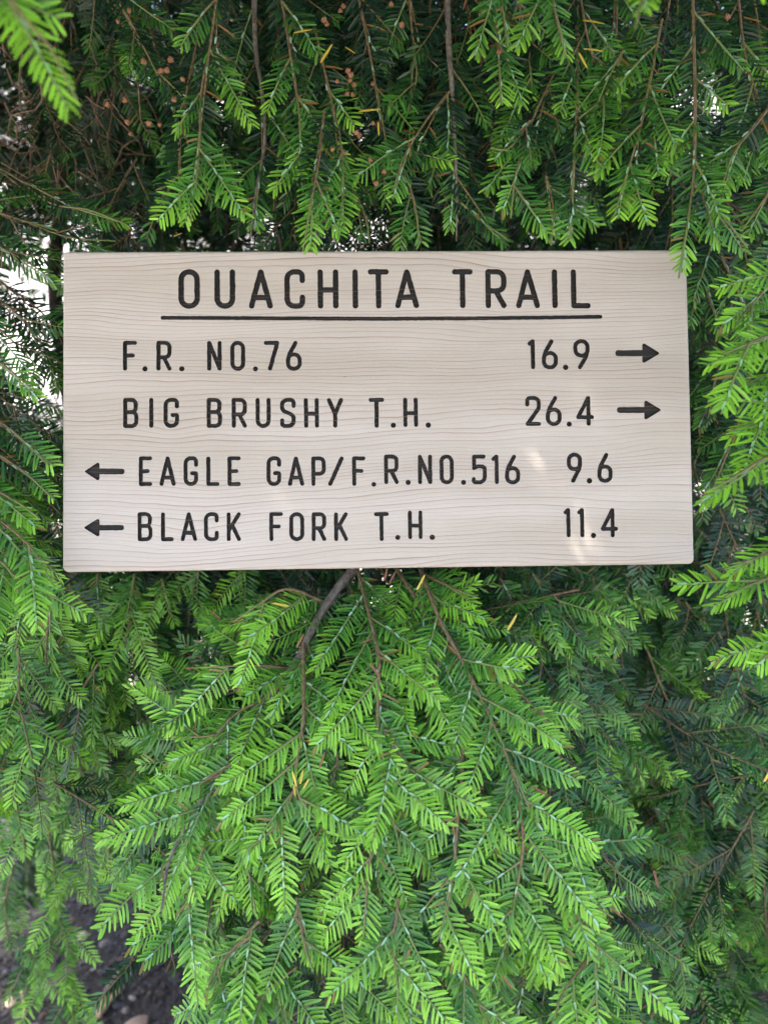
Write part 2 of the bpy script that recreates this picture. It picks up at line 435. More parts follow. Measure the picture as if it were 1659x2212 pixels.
arrow(row4, 1440, 1349, 1211, 547, 491, 602, 533, 563)
arrow(row4, 1447, 1359, 1219, 834, 780, 888, 820, 850)
arrow(row5, 145, 224, 352, 308, 256, 360, 293, 323)
arrow(row5, 142, 224, 349, 592, 541, 643, 578, 606)
ul = [on_sign(*row3(541, 368)), on_sign(*row3(1659, 373)), on_sign(*row4(600, 370)), on_sign(*row4(1138, 363))]
marks.append(('underline', [stadium(ul, 0.0038)]))

def rrect(w, h, r_, inset, k=6):
    pts = []
    w2, h2 = w/2-inset, h/2-inset
    for sx, sz, a0, rc in ((1, 1, 0, r_[0]), (-1, 1, 90, r_[1]), (-1, -1, 180, r_[2]), (1, -1, 270, r_[3])):
        rc = max(rc-inset, 0.0006)
        for j in range(k+1):
            a = R(a0+90*j/k); pts.append((sx*(w2-rc)+rc*math.cos(a), sz*(h2-rc)+rc*math.sin(a)))
    return pts
RC = (0.0018, 0.0018, 0.0055, 0.0050)
RO = 0.0032
inner = rrect(SIGN_W, SIGN_H, RC, RO)
vco, faces_in, owner = [], [], []
def addpoly(pts, own):
    i0 = len(vco); vco.extend(Vector((float(p[0]), float(p[1]))) for p in pts)
    faces_in.append(list(range(i0, i0+len(pts)))); owner.append(own)
def ccw(pts):
    a = sum(pts[i][0]*pts[(i+1) % len(pts)][1]-pts[(i+1) % len(pts)][0]*pts[i][1] for i in range(len(pts)))
    return pts if a > 0 else pts[::-1]
addpoly(ccw(inner), -1)
for i, (nm, outs) in enumerate(marks):
    for o in outs: addpoly(ccw(o), i)
dv, de, df, ov, oe, of = delaunay_2d_cdt(vco, [], faces_in, 1, 1e-7)
GD = 0.0036
front_faces, mark_faces = [], {i: [] for i in range(len(marks))}
for f, src in zip(df, of):
    own = {owner[k] for k in src}
    own.discard(-1)
    (mark_faces[min(own)] if own else front_faces).append(f)
# board mesh: planed front with the grooves left open, rounded-over edges, sides and back
bv = [(p[0], 0.0, p[1]) for p in dv]; bf = [list(f) for f in front_faces]
from collections import defaultdict
loops = []
for j in range(0, 6):
    a = math.pi/2*j/5
    loops.append((RO*(1-math.sin(a)), RO*(1-math.cos(a))))
loops += [(0.0, SIGN_T-0.003), (0.003, SIGN_T)]
prev = None; K = len(inner)
for li, (ins, dep) in enumerate(loops):
    ring = []
    for p in rrect(SIGN_W, SIGN_H, RC, ins):
        ring.append(len(bv)); bv.append((p[0], dep, p[1]))
    if prev:
        for k in range(K): bf.append([prev[k], ring[k], ring[(k+1) % K], prev[(k+1) % K]])
    prev = ring
bf.append(prev)
me = bpy.data.meshes.new('board'); me.from_pydata(bv, [], bf); me.materials.append(M_WOOD)
bm = bmesh.new(); bm.from_mesh(me); bmesh.ops.remove_doubles(bm, verts=bm.verts, dist=2e-6)
bmesh.ops.recalc_face_normals(bm, faces=bm.faces)
for f in bm.faces:
    if abs(f.normal.y) < 0.999: f.smooth = False
for v in list(bm.verts):
    if not v.link_faces: bm.verts.remove(v)
# the front must face the reader
fs = [f for f in bm.faces if abs(f.normal.y) > 0.999 and f.calc_center_median().y < 1e-4 and f.normal.y > 0]
bmesh.ops.reverse_faces(bm, faces=fs)
bm.to_mesh(me); bm.free()
board = link(bpy.data.objects.new('board', me), sign)
# each carved character: groove floor plus groove walls
for i, (nm, outs) in enumerate(marks):
    fl = mark_faces[i]
    if not fl: continue
    idx = {}; V = []; F = []
    def vid(k, dep):
        key = (k, dep)
        if key not in idx: idx[key] = len(V); V.append((dv[k][0], dep, dv[k][1]))
        return idx[key]
    edges = defaultdict(int)
    for f in fl:
        F.append([vid(k, GD) for k in f])
        for a, b in zip(f, f[1:]+f[:1]): edges[(a, b)] += 1
    for (a, b) in edges:
        if (b, a) not in edges: F.append([vid(a, 0.0), vid(b, 0.0), vid(b, GD), vid(a, GD)])
    cxm = sum(v[0] for v in V)/len(V); czm = sum(v[2] for v in V)/len(V)
    me = bpy.data.meshes.new(nm); me.from_pydata(V, [], F); me.materials.append(M_BURNT)
    link(bpy.data.objects.new(nm, me), sign)

# ------------------------------------------------------------------ the hemlock
def needle_arrays(L, w, level, sick=0.0):
    """one flat needle along +X, upper side +Z; returns verts, quads"""
    if level == 2:
        rows = [(0.0, .30), (.10, .85), (.52, 1.0), (.88, .74), (1.0, .16)]; cols = (-1, 0, 1)
    elif level == 1:
        rows = [(0.0, .35), (.5, 1.0), (1.0, .45)]; cols = (-1, 1)
    else:
        rows = [(0.0, .6), (1.0, .9)]; cols = (-1, 1)
    V = []; nc = len(cols)
    for t, ww in rows:
        for c in cols:
            z = -0.10*L*t*t - (0.16*w*ww if (c == 0 and level == 2) else 0)
            V.append((t*L, c*ww*w/2+sick*L*t*t, z))
    F = []
    for r_ in range(len(rows)-1):
        for c in range(nc-1):
            a = r_*nc+c; F.append((a, a+nc, a+nc+1, a+1))
    return np.array(V), np.array(F)
def frame_mat(x, z):
    x = nrm(x); z = nrm(z - x*np.dot(x, z)); y = np.cross(z, x)
    return np.stack([x, y, z], 1)
def make_twig(seed, L, tip, level, nl=0.0180, spacing=0.0040, pale=0.7):
    """needled twig along +Y with its upper side +Z. tint: r age, g brightness, b paleness"""
    q = random.Random(seed)
    VV, FF, CC, MM = [], [], [], []
    n0 = 0
    bend, sag = q.uniform(-.10, .10), q.uniform(.02, .16)
    def pos(s): return np.array([bend*s*s/L, s, -sag*s*s/L])
    def tan(s): return nrm([2*bend*s/L, 1, -2*sag*s/L])
    def put(V, F, C, m):
        nonlocal n0
        VV.append(V); FF.append(F+n0); CC.append(C); MM.append(np.full(len(F), m)); n0 += len(V)
    # stem
    ns = 5 if level == 2 else 3; rows = (1, 3, 7)[level]
    V, F, C = [], [], []
    for i in range(rows+1):
        s = L*i/rows; r_ = (0.00115*(1-.55*i/rows) + (0.0003 if level == 2 and q.random() < .4 else 0))*(1 if level == 2 else 1.1)
        T = tan(s); X = nrm(np.cross(T, [0, 0, 1])); Z = np.cross(X, T)
        for k in range(ns):
            a = 2*math.pi*k/ns; V.append(pos(s)+X*math.cos(a)*r_+Z*math.sin(a)*r_)
            C.append((.58+.42*(i/rows)**.8 if tip else .2+.25*i/rows, .5, 0, 1))
    for i in range(rows):
        for k in range(ns):
            k2 = (k+1) % ns; F.append((i*ns+k, i*ns+k2, (i+1)*ns+k2, (i+1)*ns+k))
    put(np.array(V), np.array(F), np.array(C), 1)
    sp = spacing if level == 2 else spacing*1.2 if level == 1 else spacing*1.5
    for side in (-1, 1):
        s = q.uniform(0.001, 0.004)
        while s < L:
            f = s/L
            if q.random() < 0.025: s += sp; continue
            ln = nl*q.uniform(.82, 1.10)
            ang = q.gauss(63, 6)
            if tip:
                e = max(0, (f-.58)/.42); ln *= 1-.50*e; ang = ang*(1-e*.55)+e*q.uniform(0, 10)
                ln *= 0.8+0.2*min(1, f/.15)
            T = tan(s); Xs = nrm(np.cross(T, [0, 0, 1]))*side
            lift = q.gauss(.05, .15)
            d = nrm(T*math.cos(R(ang))+Xs*math.sin(R(ang))+np.array([0, 0, lift]))
            up = nrm(np.array([0, 0, 1.0])+Xs*q.gauss(-.10, .28)+T*q.gauss(-.12, .16))
            V, F = needle_arrays(ln, 0.00245*q.uniform(.85, 1.15)*(1 if level == 2 else 1.2 if level else 1.65), level, side*q.gauss(.07, .05))
            M = frame_mat(d, up)
            V = V@M.T+pos(s)+Xs*0.0006
            age = (.25+.55*f**1.4 if tip else .16)+q.gauss(0, .06)
            C = np.zeros((len(V), 4)); C[:, 0] = age; C[:, 1] = np.clip(q.gauss(.5, .22), 0, 1); C[:, 3] = 1 if q.random() > .018 else q.uniform(0, .5)
            if level == 2: C[:, 0] += np.repeat([-.05, 0, .06, .20, .32], 3)
            put(V, F, C, 0)
            s += sp*q.uniform(.82, 1.2)
    if level >= 2:
        s = q.uniform(.004, .012)
        while s < L*.93:        # small needles lying reversed along the top of the twig
            if q.random() < pale:
                T = tan(s); ln = q.uniform(.0050, .0085)
                V, F = needle_arrays(ln, 0.0019, level)
                V = V@frame_mat(T+np.array([q.gauss(0, .12), 0, .10]), [q.gauss(0, .2), 0, 1]).T+pos(s)+np.array([0, 0, .0014])
                C = np.zeros((len(V), 4)); C[:, 0] = .5; C[:, 1] = .6; C[:, 2] = q.uniform(.35, .95); C[:, 3] = 1
                put(V, F, C, 0)
            s += q.uniform(.007, .015)
    return np.concatenate(VV), np.concatenate(FF), np.concatenate(CC), np.concatenate(MM)
LENS = [.045, .055, .065, .075, .085, .095, .105]
VAR = []            # (length, tip, {level: arrays})
for i, L in enumerate(LENS):
    for k in range(2): VAR.append((L, True, {l: make_twig(100+i*7+k, L, True, l) for l in (2, 1, 0)}))
for i, L in enumerate((.06, .08, .10)):
    for k in range(2): VAR.append((L, False, {l: make_twig(300+i*7+k, L, False, l, nl=.0200, spacing=.0047, pale=.35) for l in (2, 1, 0)}))
TIPS = [i for i, v in enumerate(VAR) if v[1]]; MIDS = [i for i, v in enumerate(VAR) if not v[1]]
def pick(pool, L): return min(pool, key=lambda i: abs(VAR[i][0]-L)+rnd.random()*.012)
VMEAN = [v[2][0][0].mean(0) for v in VAR]
MESH = {}
def hero_mesh(i):
    if i not in MESH:
        V, F, C, Mi = VAR[i][2][2]; MESH[i] = quads_mesh('twig', V, F, C, (M_NEEDLE, M_STEM), Mi)
    return MESH[i]

def smooth_path(pts, step):
    """Catmull-Rom through the points, resampled every `step` metres"""
    P = [np.array(p, float) for p in pts]
    P = [2*P[0]-P[1]]+P+[2*P[-1]-P[-2]]
    out = []
    for i in range(1, len(P)-2):
        a, b, c, d = P[i-1:i+3]
        for t in np.linspace(0, 1, 12)[:-1]:
            out.append(.5*((2*b)+(c-a)*t+(2*a-5*b+4*c-d)*t*t+(3*b-a-3*c+d)*t**3))
    out.append(P[-2]); out = np.array(out)
    s = np.concatenate([[0], np.cumsum(np.linalg.norm(np.diff(out, axis=0), axis=1))])
    k = max(2, int(s[-1]/step)+1); u = np.linspace(0, s[-1], k)
    return np.stack([np.interp(u, s, out[:, j]) for j in range(3)], 1), s[-1]
def tube(P, r0, r1, ns=7, knob=.12):
    V, F = [], []; n = len(P); X = None
    ph = rnd.uniform(0, 99)
    for i in range(n):
        T = nrm(P[min(i+1, n-1)]-P[max(i-1, 0)])
        X = nrm(np.cross(T, [.31, .2, .93]) if X is None else X-T*np.dot(X, T)); Y = np.cross(T, X)
        r_ = r0+(r1-r0)*i/(n-1)
        for k in range(ns):
            a = 2*math.pi*k/ns
            rr = r_ if not knob else r_*(1+knob*mnoise.noise(Vector((i*.7+ph, math.cos(a)*1.3, math.sin(a)*1.3))))
            V.append(P[i]+(X*math.cos(a)+Y*math.sin(a))*rr)
    for i in range(n-1):
        for k in range(ns):
            k2 = (k+1) % ns; F.append((i*ns+k, i*ns+k2, (i+1)*ns+k2, (i+1)*ns+k))
    return np.array(V), np.array(F)

TREE_AT = np.array([0.10, 1.75, 0.0])
tree = link(bpy.data.objects.new('hemlock_tree', None)); tree.location = TREE_AT
tag(tree, 'green hemlock with drooping needled boughs all round the wooden sign', 'tree')
bpy.context.view_layer.update()
TI = tree.matrix_world.inverted()
SIGN_INV = np.linalg.inv(np.array(sm))
def hits_sign(P, cover_ok):
    Q = (np.c_[P, np.ones(len(P))] @ SIGN_INV.T)[:, :3]
    m = .004
    if ((np.abs(Q[:, 0]) < SIGN_W/2+m) & (np.abs(Q[:, 2]) < SIGN_H/2+m) & (Q[:, 1] > -m) & (Q[:, 1] < SIGN_T+m)).any(): return True
    u, v, d = project(P)
    if cover_ok: return bool(((d < .77) & (u > 137) & (((u < 1432) & (v > 577)) | ((u < 1492) & (v > 622))) & (v < 1226)).any())
    return bool(((u > 137) & (u < 1492) & (v > 548) & (v < 1226) & (d < .77)).any())

placed = []       # dict(var, M(4x4), age, bough, hero, size)
boughs = []       # (path, r0, r1, hero)
TOCAM = lambda p: nrm(CAM-p)
def twig_matrix(p, axis, normal, scale=1.0):
    a = nrm(axis); z = nrm(normal-a*np.dot(a, normal)); x = np.cross(a, z)
    M = np.eye(4); M[:3, 0] = x*scale; M[:3, 1] = a*scale; M[:3, 2] = z*scale; M[:3, 3] = p
    return M
def add_twig(vi, p, axis, normal, age, bough, hero, cover_ok=False, scale=1.0, bare_ok=True):
    M = twig_matrix(p, axis, normal, scale)
    V = VAR[vi][2][0][0]
    u, v, d = project((VMEAN[vi]@M[:3, :3].T+M[:3, 3])[None])
    if d[0] < .95 and hits_sign(V[::2]@M[:3, :3].T+M[:3, 3], cover_ok): return False
    placed.append(dict(v=vi, M=M, age=age, b=bough, hero=hero, u=u[0], w=v[0], d=d[0], size=VAR[vi][0]*scale/max(d[0], .05)))
    return True
def bough(pts, r0=.0022, r1=.0009, hero=True, world=False, style='fan', age=0.0, tip_age_shade=None, lens=(.055, .095),
          spacing=.030, start=.0, nvec=None, cover_ok=False, chain_from=1.0, ang=(38, 55), jitter=.32, scale=1.0, end_tip=True, trim=0):
    P = [np.array(p) if world else at(*p) for p in pts]
    path, L = smooth_path(P, .008)
    if trim and L > .10:
        path = path[:max(4, len(path)-int(trim/.008))]; L = (len(path)-1)*.008
    if not world:
        while len(path) > 4 and hits_sign(path[-1:], cover_ok): path = path[:-1]
        L = np.linalg.norm(np.diff(path, axis=0), axis=1).sum()
    bi = len(boughs); boughs.append((path, r0, r1, hero))
    tip_age_shade = age if tip_age_shade is None else tip_age_shade  # these offsets also paint light and shade into the needle colour
    n = len(path)
    def frame(f):
        i = min(n-2, max(0, int(f*(n-1)))); T = nrm(path[min(i+2, n-1)]-path[max(i-1, 0)])
        p = path[i]
        N = nvec if nvec is not None else nrm(TOCAM(p)*.85+np.array([0, 0, .55]))
        N = nrm(N+rng.normal(0, jitter, 3)); N = nrm(N-T*np.dot(N, T))
        return p, T, N, np.cross(T, N)
    # needles straight on the stem
    if chain_from < 1.0:
        s = chain_from*L
        while s < L-.03:
            f = s/L; p, T, N, S = frame(f)
            last = L-s < .11
            rem = L-s
            vi = pick(TIPS, min(rem, .105)) if last else pick(MIDS, .08)
            a = age+(tip_age_shade-age)*f
            i2 = min(n-1, int((s+VAR[vi][0])/L*(n-1)))
            ax = path[i2]-p if i2 > int(f*(n-1))+1 else T
            for sc_ in (1, .85, .7, .55):
                if add_twig(vi, p, ax, N, a, bi, hero, cover_ok, scale*sc_): break
            s += VAR[vi][0]*.97
    elif end_tip:
        p, T, N, S = frame(.985)
        add_twig(pick(TIPS, rnd.uniform(*lens)), p, T, N, tip_age_shade, bi, hero, cover_ok, scale)
    s = max(start*L, .012); side = rnd.choice((-1, 1))
    while s < L-.012 and spacing > 0:
        f = s/L; p, T, N, S = frame(f)
        an = R(rnd.uniform(*ang)); ln = rnd.uniform(*lens)*(1 if f < .8 else .85)
        ax = T*math.cos(an)+S*side*math.sin(an)+N*rnd.gauss(.06, .14)+np.array([0, 0, -.18])
        add_twig(pick(TIPS, ln), p, ax, nrm(N+np.array([0, 0, .15])), age+(tip_age_shade-age)*f+rnd.gauss(0, .12), bi, hero, cover_ok, scale)
        side = -side if rnd.random() < .9 else side
        s += spacing*rnd.uniform(.7, 1.3)
    return bi

# ---- the fan of boughs below the sign
rnd.seed(71); rng = np.random.default_rng(71)
FAN = [
 ([(775,1215,.815),(745,1250,.80),(690,1330,.775),(640,1430,.755),(585,1500,.752),(530,1600,.738),(460,1690,.715),(370,1850,.69),(350,1960,.67),(325,2080,.66)], .0050, .0010, .22),
 ([(655,1390,.750),(657,1480,.722),(655,1560,.70),(640,1700,.677),(700,1790,.667),(760,1850,.66)], .0023, .0011, .12),
 ([(770,1222,.80),(790,1300,.762),(808,1370,.73),(820,1430,.712),(815,1560,.695),(830,1700,.68),(860,1820,.67),(875,1950,.662)], .0020, .0010, .06),
 ([(905,1222,.805),(930,1290,.765),(955,1350,.745),(1000,1430,.727),(1050,1530,.705),(1110,1670,.69),(1150,1760,.68),(1210,1880,.67),(1260,1960,.66)], .0022, .0010, .08),
 ([(850,1218,.82),(890,1280,.785),(930,1340,.765),(1000,1400,.742),(1100,1470,.725),(1190,1540,.72)], .0024, .0010, .15),
 ([(915,1240,.80),(1000,1280,.757),(1060,1296,.745),(1125,1290,.738)], .0016, .0009, .2),
 ([(698,1300,.785),(620,1272,.755),(560,1305,.742),(490,1350,.74),(420,1362,.74)], .0020, .0009, .1),
 ([(640,1445,.757),(560,1438,.742),(480,1440,.73),(400,1447,.73),(330,1480,.73)], .0020, .0009, .1),
 ([(590,1500,.752),(500,1550,.74),(440,1630,.73),(350,1710,.73)], .0018, .0009, .1),
 ([(560,1560,.745),(450,1590,.735),(360,1590,.74),(280,1590,.75)], .0017, .0009, .1),
 ([(500,1650,.715),(420,1700,.712),(340,1730,.712),(290,1770,.72)], .0016, .0009, .05),
 ([(642,1690,.69),(600,1780,.68),(520,1850,.672),(470,1920,.67)], .0016, .0009, .1),
 ([(520,1690,.715),(520,1800,.702),(540,1900,.69),(560,2000,.68),(600,2070,.67)], .0018, .0009, .05),
 ([(815,1560,.70),(870,1640,.69),(930,1720,.685),(985,1790,.68)], .0016, .0009, .05),
 ([(830,1690,.685),(800,1850,.672),(790,1960,.662),(780,2080,.655),(770,2160,.65)], .0017, .0009, .05),
 ([(1000,1620,.70),(985,1820,.677),(970,1950,.667),(940,2050,.66),(920,2140,.655)], .0019, .0009, .02),
 ([(1110,1670,.692),(1130,1800,.677),(1120,1900,.67),(1090,2050,.66),(1080,2160,.655)], .0019, .0009, .05),
 ([(1150,1760,.69),(1250,1820,.687),(1320,1860,.687),(1380,1890,.69)], .0017, .0009, .05),
 ([(1210,1880,.682),(1290,1960,.677),(1360,2000,.677),(1420,2015,.68)], .0017, .0009, .05),
 ([(1260,1960,.68),(1280,2060,.672),(1330,2130,.67),(1390,2180,.67)], .0017, .0009, .05),
 ([(640,1940,.68),(660,2050,.667),(690,2130,.66),(720,2210,.655)], .0016, .0009, .05),
 ([(560,1990,.68),(480,2080,.672),(440,2150,.67)], .0015, .0009, .05),
 ([(1100,1470,.735),(1180,1560,.722),(1240,1620,.717),(1290,1650,.72)], .0017, .0009, .05),
 ([(950,2040,.67),(1010,2120,.662),(1060,2230,.655)], .0015, .0009, .05),
 ([(640,2090,.68),(540,2170,.672),(500,2240,.67)], .0015, .0009, .05),
 ([(1280,2060,.68),(1220,2140,.672),(1190,2220,.665)], .0015, .0009, .05),
 ([(700,1560,.72),(730,1640,.71),(700,1740,.70),(690,1850,.69)], .0016, .0009, .05),
 ([(960,1360,.75),(940,1460,.73),(925,1560,.715),(940,1640,.71)], .0017, .0009, .05),
 ([(440,1830,.69),(420,1900,.685),(380,1990,.68)], .0015, .0009, .05),
 ([(860,1940,.67),(850,2040,.662),(860,2140,.657)], .0015, .0009, .05),
]
for pts, r0, r1, st in FAN:
    bough(pts, r0, r1, True, age=.15, tip_age_shade=.31, spacing=.023, start=st, lens=(.055, .095), trim=.045, chain_from=max(st*.6, .12))  # fan needles coloured lighter, painting in the open light
fan_n = len(boughs)
# the layer of boughs under the fan
for rep, (dd, ag) in enumerate(((.035, -.04), (.08, -.26), (.14, -.42))):  # deeper layers get darker needles, shade put into the colour
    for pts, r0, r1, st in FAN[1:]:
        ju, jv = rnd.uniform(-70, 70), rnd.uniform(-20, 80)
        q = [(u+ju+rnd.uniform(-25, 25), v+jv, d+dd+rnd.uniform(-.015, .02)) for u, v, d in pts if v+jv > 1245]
        if len(q) >= 2: bough(q, .0016, .0009, False, age=ag, tip_age_shade=ag+.08, spacing=.028, lens=(.055, .09), jitter=.45, trim=.04)

# ---- boughs hanging down above the sign
rnd.seed(72); rng = np.random.default_rng(72)
HANGS = []
def hang(pts, age, tip, r0=.0014, side=.05, lens=(.045, .08), chain=0.0, hero=True, cover_ok=False, scale=1.0, st=.12, jitter=.3):
    if pts[0][1] < 500 and pts[0][2] > .6: age -= .14; tip -= .02  # upper needles coloured darker to paint the shade up there
    HANGS.append((pts, age, tip))
    return bough(pts, r0, .0008, hero, age=age, tip_age_shade=tip, spacing=side, start=st, lens=lens, chain_from=chain,
                 nvec=None, cover_ok=cover_ok, ang=(28, 48), scale=scale, jitter=jitter)
hang([(475,-60,.72),(455,90,.72),(435,200,.72),(430,330,.715),(412,480,.71)], -.12, .26)
hang([(548,-60,.78),(552,100,.78),(565,190,.77),(572,300,.76),(552,420,.75),(540,530,.745)], -.16, -.1, r0=.0030, chain=.5)
hang([(600,-50,.74),(625,100,.735),(645,230,.73),(652,380,.72)], -.12, .25)
hang([(700,240,.735),(690,340,.717),(672,435,.70),(654,543,.695)], -.08, .40, cover_ok=True, side=.055)
hang([(680,60,.75),(710,190,.745),(735,300,.74),(742,420,.735),(730,505,.73)], -.12, .25)
hang([(765,-50,.765),(800,120,.765),(822,240,.765),(845,360,.765)], -.2, -.1)
hang([(965,-60,.765),(970,100,.762),(976,190,.757),(986,400,.752),(986,520,.75)], -.16, -.12, r0=.0038, chain=.35, side=.06)
hang([(976,190,.757),(920,260,.747),(872,340,.742),(850,410,.737)], -.16, -.05)
hang([(986,430,.752),(1040,478,.747),(1095,515,.742)], -.14, .06)
hang([(1055,-50,.745),(1075,90,.737),(1080,180,.732),(1082,225,.73)], -.1, .24)
hang([(1075,-60,.69),(1088,40,.69),(1098,100,.69)], .05, .3)
hang([(1180,-60,.69),(1205,50,.69),(1222,120,.69)], .05, .25)
hang([(1246,-50,.755),(1247,180,.747),(1241,330,.742),(1233,510,.737)], -.12, -.05, r0=.0020, chain=.55, side=.04)
hang([(1200,150,.755),(1145,270,.742),(1115,370,.737),(1103,470,.732)], -.08, .14)
hang([(1145,260,.742),(1100,320,.735),(1060,318,.732)], -.05, .1)
hang([(1430,40,.735),(1403,180,.732),(1382,280,.727),(1352,380,.722),(1325,470,.717)], -.05, .14)
hang([(1345,110,.737),(1310,200,.735),(1250,255,.733)], -.1, .06)
hang([(1400,240,.73),(1440,300,.727),(1455,360,.725)], -.08, .05)
hang([(1495,-50,.722),(1500,150,.717),(1501,330,.71),(1490,450,.70),(1477,530,.69),(1466,600,.685)], -.06, .24, r0=.0018, side=.038, cover_ok=True)
hang([(1501,400,.705),(1560,465,.70),(1615,535,.70)], -.05, .12)
hang([(1590,-50,.742),(1610,120,.737),(1642,250,.732),(1605,390,.73)], -.1, .05, side=.038)
hang([(1700,180,.72),(1640,260,.72),(1585,330,.72),(1560,400,.72)], -.08, .12)
hang([(1700,350,.71),(1650,430,.71),(1600,500,.71)], -.05, .12)
hang([(1710,480,.70),(1670,560,.70),(1625,620,.70)], -.05, .15)
hang([(830,300,.775),(880,390,.765),(900,460,.76),(905,530,.76)], -.16, 0)
hang([(760,400,.77),(790,470,.765),(800,540,.76)], -.14, .05)
hang([(1180,380,.75),(1195,450,.745),(1190,530,.742)], -.1, .1)
hang([(300,-50,.79),(330,80,.79),(370,200,.785),(385,300,.78),(395,400,.775)], -.2, -.12)
hang([(230,-50,.77),(290,60,.775),(350,180,.78)], -.2, -.15)
hang([(880,-50,.77),(890,60,.77),(900,160,.768),(880,240,.765)], -.2, -.15)
hang([(1130,-50,.77),(1140,80,.765),(1150,200,.76)], -.16, -.08)
hang([(1330,-50,.77),(1330,80,.765),(1300,200,.76)], -.14, -.05)
# close sprigs, out of focus
hang([(-60,-120,.42),(40,20,.42),(110,105,.425),(166,215,.43)], .34, .42, side=0, r0=.0009)
hang([(-70,-60,.44),(20,20,.44),(70,60,.44)], .25, .35, side=.03)
hang([(1425,-130,.47),(1388,-10,.465),(1372,62,.46)], .10, .45, side=0, scale=.8)
hang([(1720,-170,.45),(1660,-60,.45)], .2, .4, side=0)
# left edge, behind and beside the board
hang([(-80,320,.80),(30,380,.79),(110,438,.78),(190,452,.772),(268,482,.768)], -.16, .04, side=.06)
hang([(-80,430,.82),(60,480,.81),(150,512,.80),(250,520,.80)], -.22, -.15)
hang([(-60,500,.80),(50,560,.80),(110,600,.80)], -.2, -.1)
hang([(-60,610,.82),(40,680,.82),(100,760,.82),(128,850,.82)], -.22, -.12)
hang([(-80,650,.78),(10,720,.78),(80,790,.775)], -.18, -.05)
hang([(-80,720,.745),(10,790,.74),(75,845,.735)], -.1, .18)
hang([(-90,850,.735),(20,925,.727),(105,1005,.722)], -.12, .08)
hang([(-90,930,.72),(40,1010,.72),(118,1080,.72)], -.05, .16)
hang([(-80,1020,.70),(30,1080,.70),(85,1120,.70)], .05, .25)
hang([(-60,1080,.69),(55,1170,.69),(115,1262,.69)], .08, .28)
hang([(-70,1160,.68),(15,1225,.68),(40,1280,.68)], .08, .28)
# right edge, sprays reaching in towards the board
def reach(pts, a, t, side=.035):
    pts = [(u, v, d-.045) for u, v, d in pts]
    return bough(pts, .0016, .0009, True, age=a+.2, tip_age_shade=t+.26, spacing=side, start=.25, lens=(.05, .08), chain_from=.0, ang=(30, 48), jitter=.25, scale=1.08)
reach([(1760,690,.68),(1659,725,.68),(1560,765,.68)], .08, .2)
reach([(1760,760,.70),(1680,800,.70),(1610,830,.70)], .05, .16)
reach([(1760,850,.70),(1660,900,.70),(1575,932,.70)], .02, .15)
reach([(1760,930,.64),(1659,985,.635),(1570,1040,.635),(1525,1062,.635)], .12, .34, side=.03)
reach([(1760,1130,.67),(1659,1195,.67),(1565,1230,.67)], .08, .22)
reach([(1780,1190,.70),(1690,1235,.70),(1610,1268,.70),(1565,1290,.70)], .0, .12)
reach([(1760,1360,.70),(1680,1400,.70),(1640,1430,.70)], .05, .2)
reach([(1720,560,.73),(1640,640,.725),(1590,700,.72)], -.05, .12)
hang([(1530,480,.80),(1560,560,.80),(1610,660,.80),(1640,780,.80)], -.2, -.12)
hang([(1510,560,.82),(1530,640,.82),(1560,720,.82)], -.2, -.12)
hang([(1600,900,.80),(1570,980,.80),(1530,1080,.80)], -.2, -.08)
hang([(1560,760,.82),(1540,840,.82),(1525,930,.82)], -.2, -.1)
# lower right and lower left, farther back
for u0, v0, d0, u1, v1 in [(1080,1250,.88,1180,1430),(1150,1240,.88,1260,1400),(1190,1330,.88,1330,1620),(1280,1250,.92,1330,1380),(1260,1440,.9,1400,1700),
        (1340,1400,.98,1330,1640),(1400,1450,1.0,1390,1660),(1480,1420,1.0,1500,1620),(1560,1500,1.0,1610,1700),(1300,1660,.92,1390,1830),(1480,1640,1.02,1470,1800),
        (1600,1640,1.05,1560,1900),(1400,1720,1.0,1500,1960),(1470,1800,1.0,1450,2000),(1580,1850,1.05,1620,2060),(1420,1960,.98,1490,2150),(1530,2000,1.05,1600,2200),
        (1650,1900,1.0,1660,2120),(1460,1290,1.0,1540,1430),(1600,1360,.95,1640,1540),(1230,1215,.93,1290,1330),(1130,1215,.95,1150,1340),(1340,1215,.95,1390,1340)]:
    hang([(u0, v0, d0), ((u0+u1)/2+rnd.uniform(-20, 20), (v0+v1)/2, d0), (u1, v1, d0-.01)], .02, .16, r0=.0018, side=.03, lens=(.06, .10), hero=rnd.random() < .5)
for u0, v0, d0, u1, v1 in [(60,1250,.85,30,1420),(150,1250,.9,160,1420),(210,1240,.92,215,1380),(290,1240,.9,270,1400),(350,1250,.92,370,1330),(110,1300,.85,100,1500),
        (40,1400,.82,70,1640),(190,1380,.95,150,1600),(250,1400,.95,230,1560),(120,1520,1.0,130,1750),(30,1620,1.0,60,1850),(220,1560,1.0,180,1800),(290,1640,.98,300,1800),
        (100,1760,1.1,130,1980),(200,1790,1.1,190,1960),(30,1860,1.15,20,2060),(110,1950,1.15,170,2080),(240,1800,1.05,262,1930),(310,1820,1.0,290,1940),(70,2020,1.2,90,2170),
        (150,2100,1.25,170,2230),(-60,1500,.9,-30,1760),(430,1225,.95,420,1320),(330,1320,.98,340,1450),(530,1215,.95,540,1330),(180,1480,.98,210,1620)]:
    hang([(u0, v0, d0), ((u0+u1)/2+rnd.uniform(-15, 15), (v0+v1)/2, d0), (u1, v1, d0-.01)], .16, .36, r0=.0018, side=.03, lens=(.06, .10), hero=rnd.random() < .5)

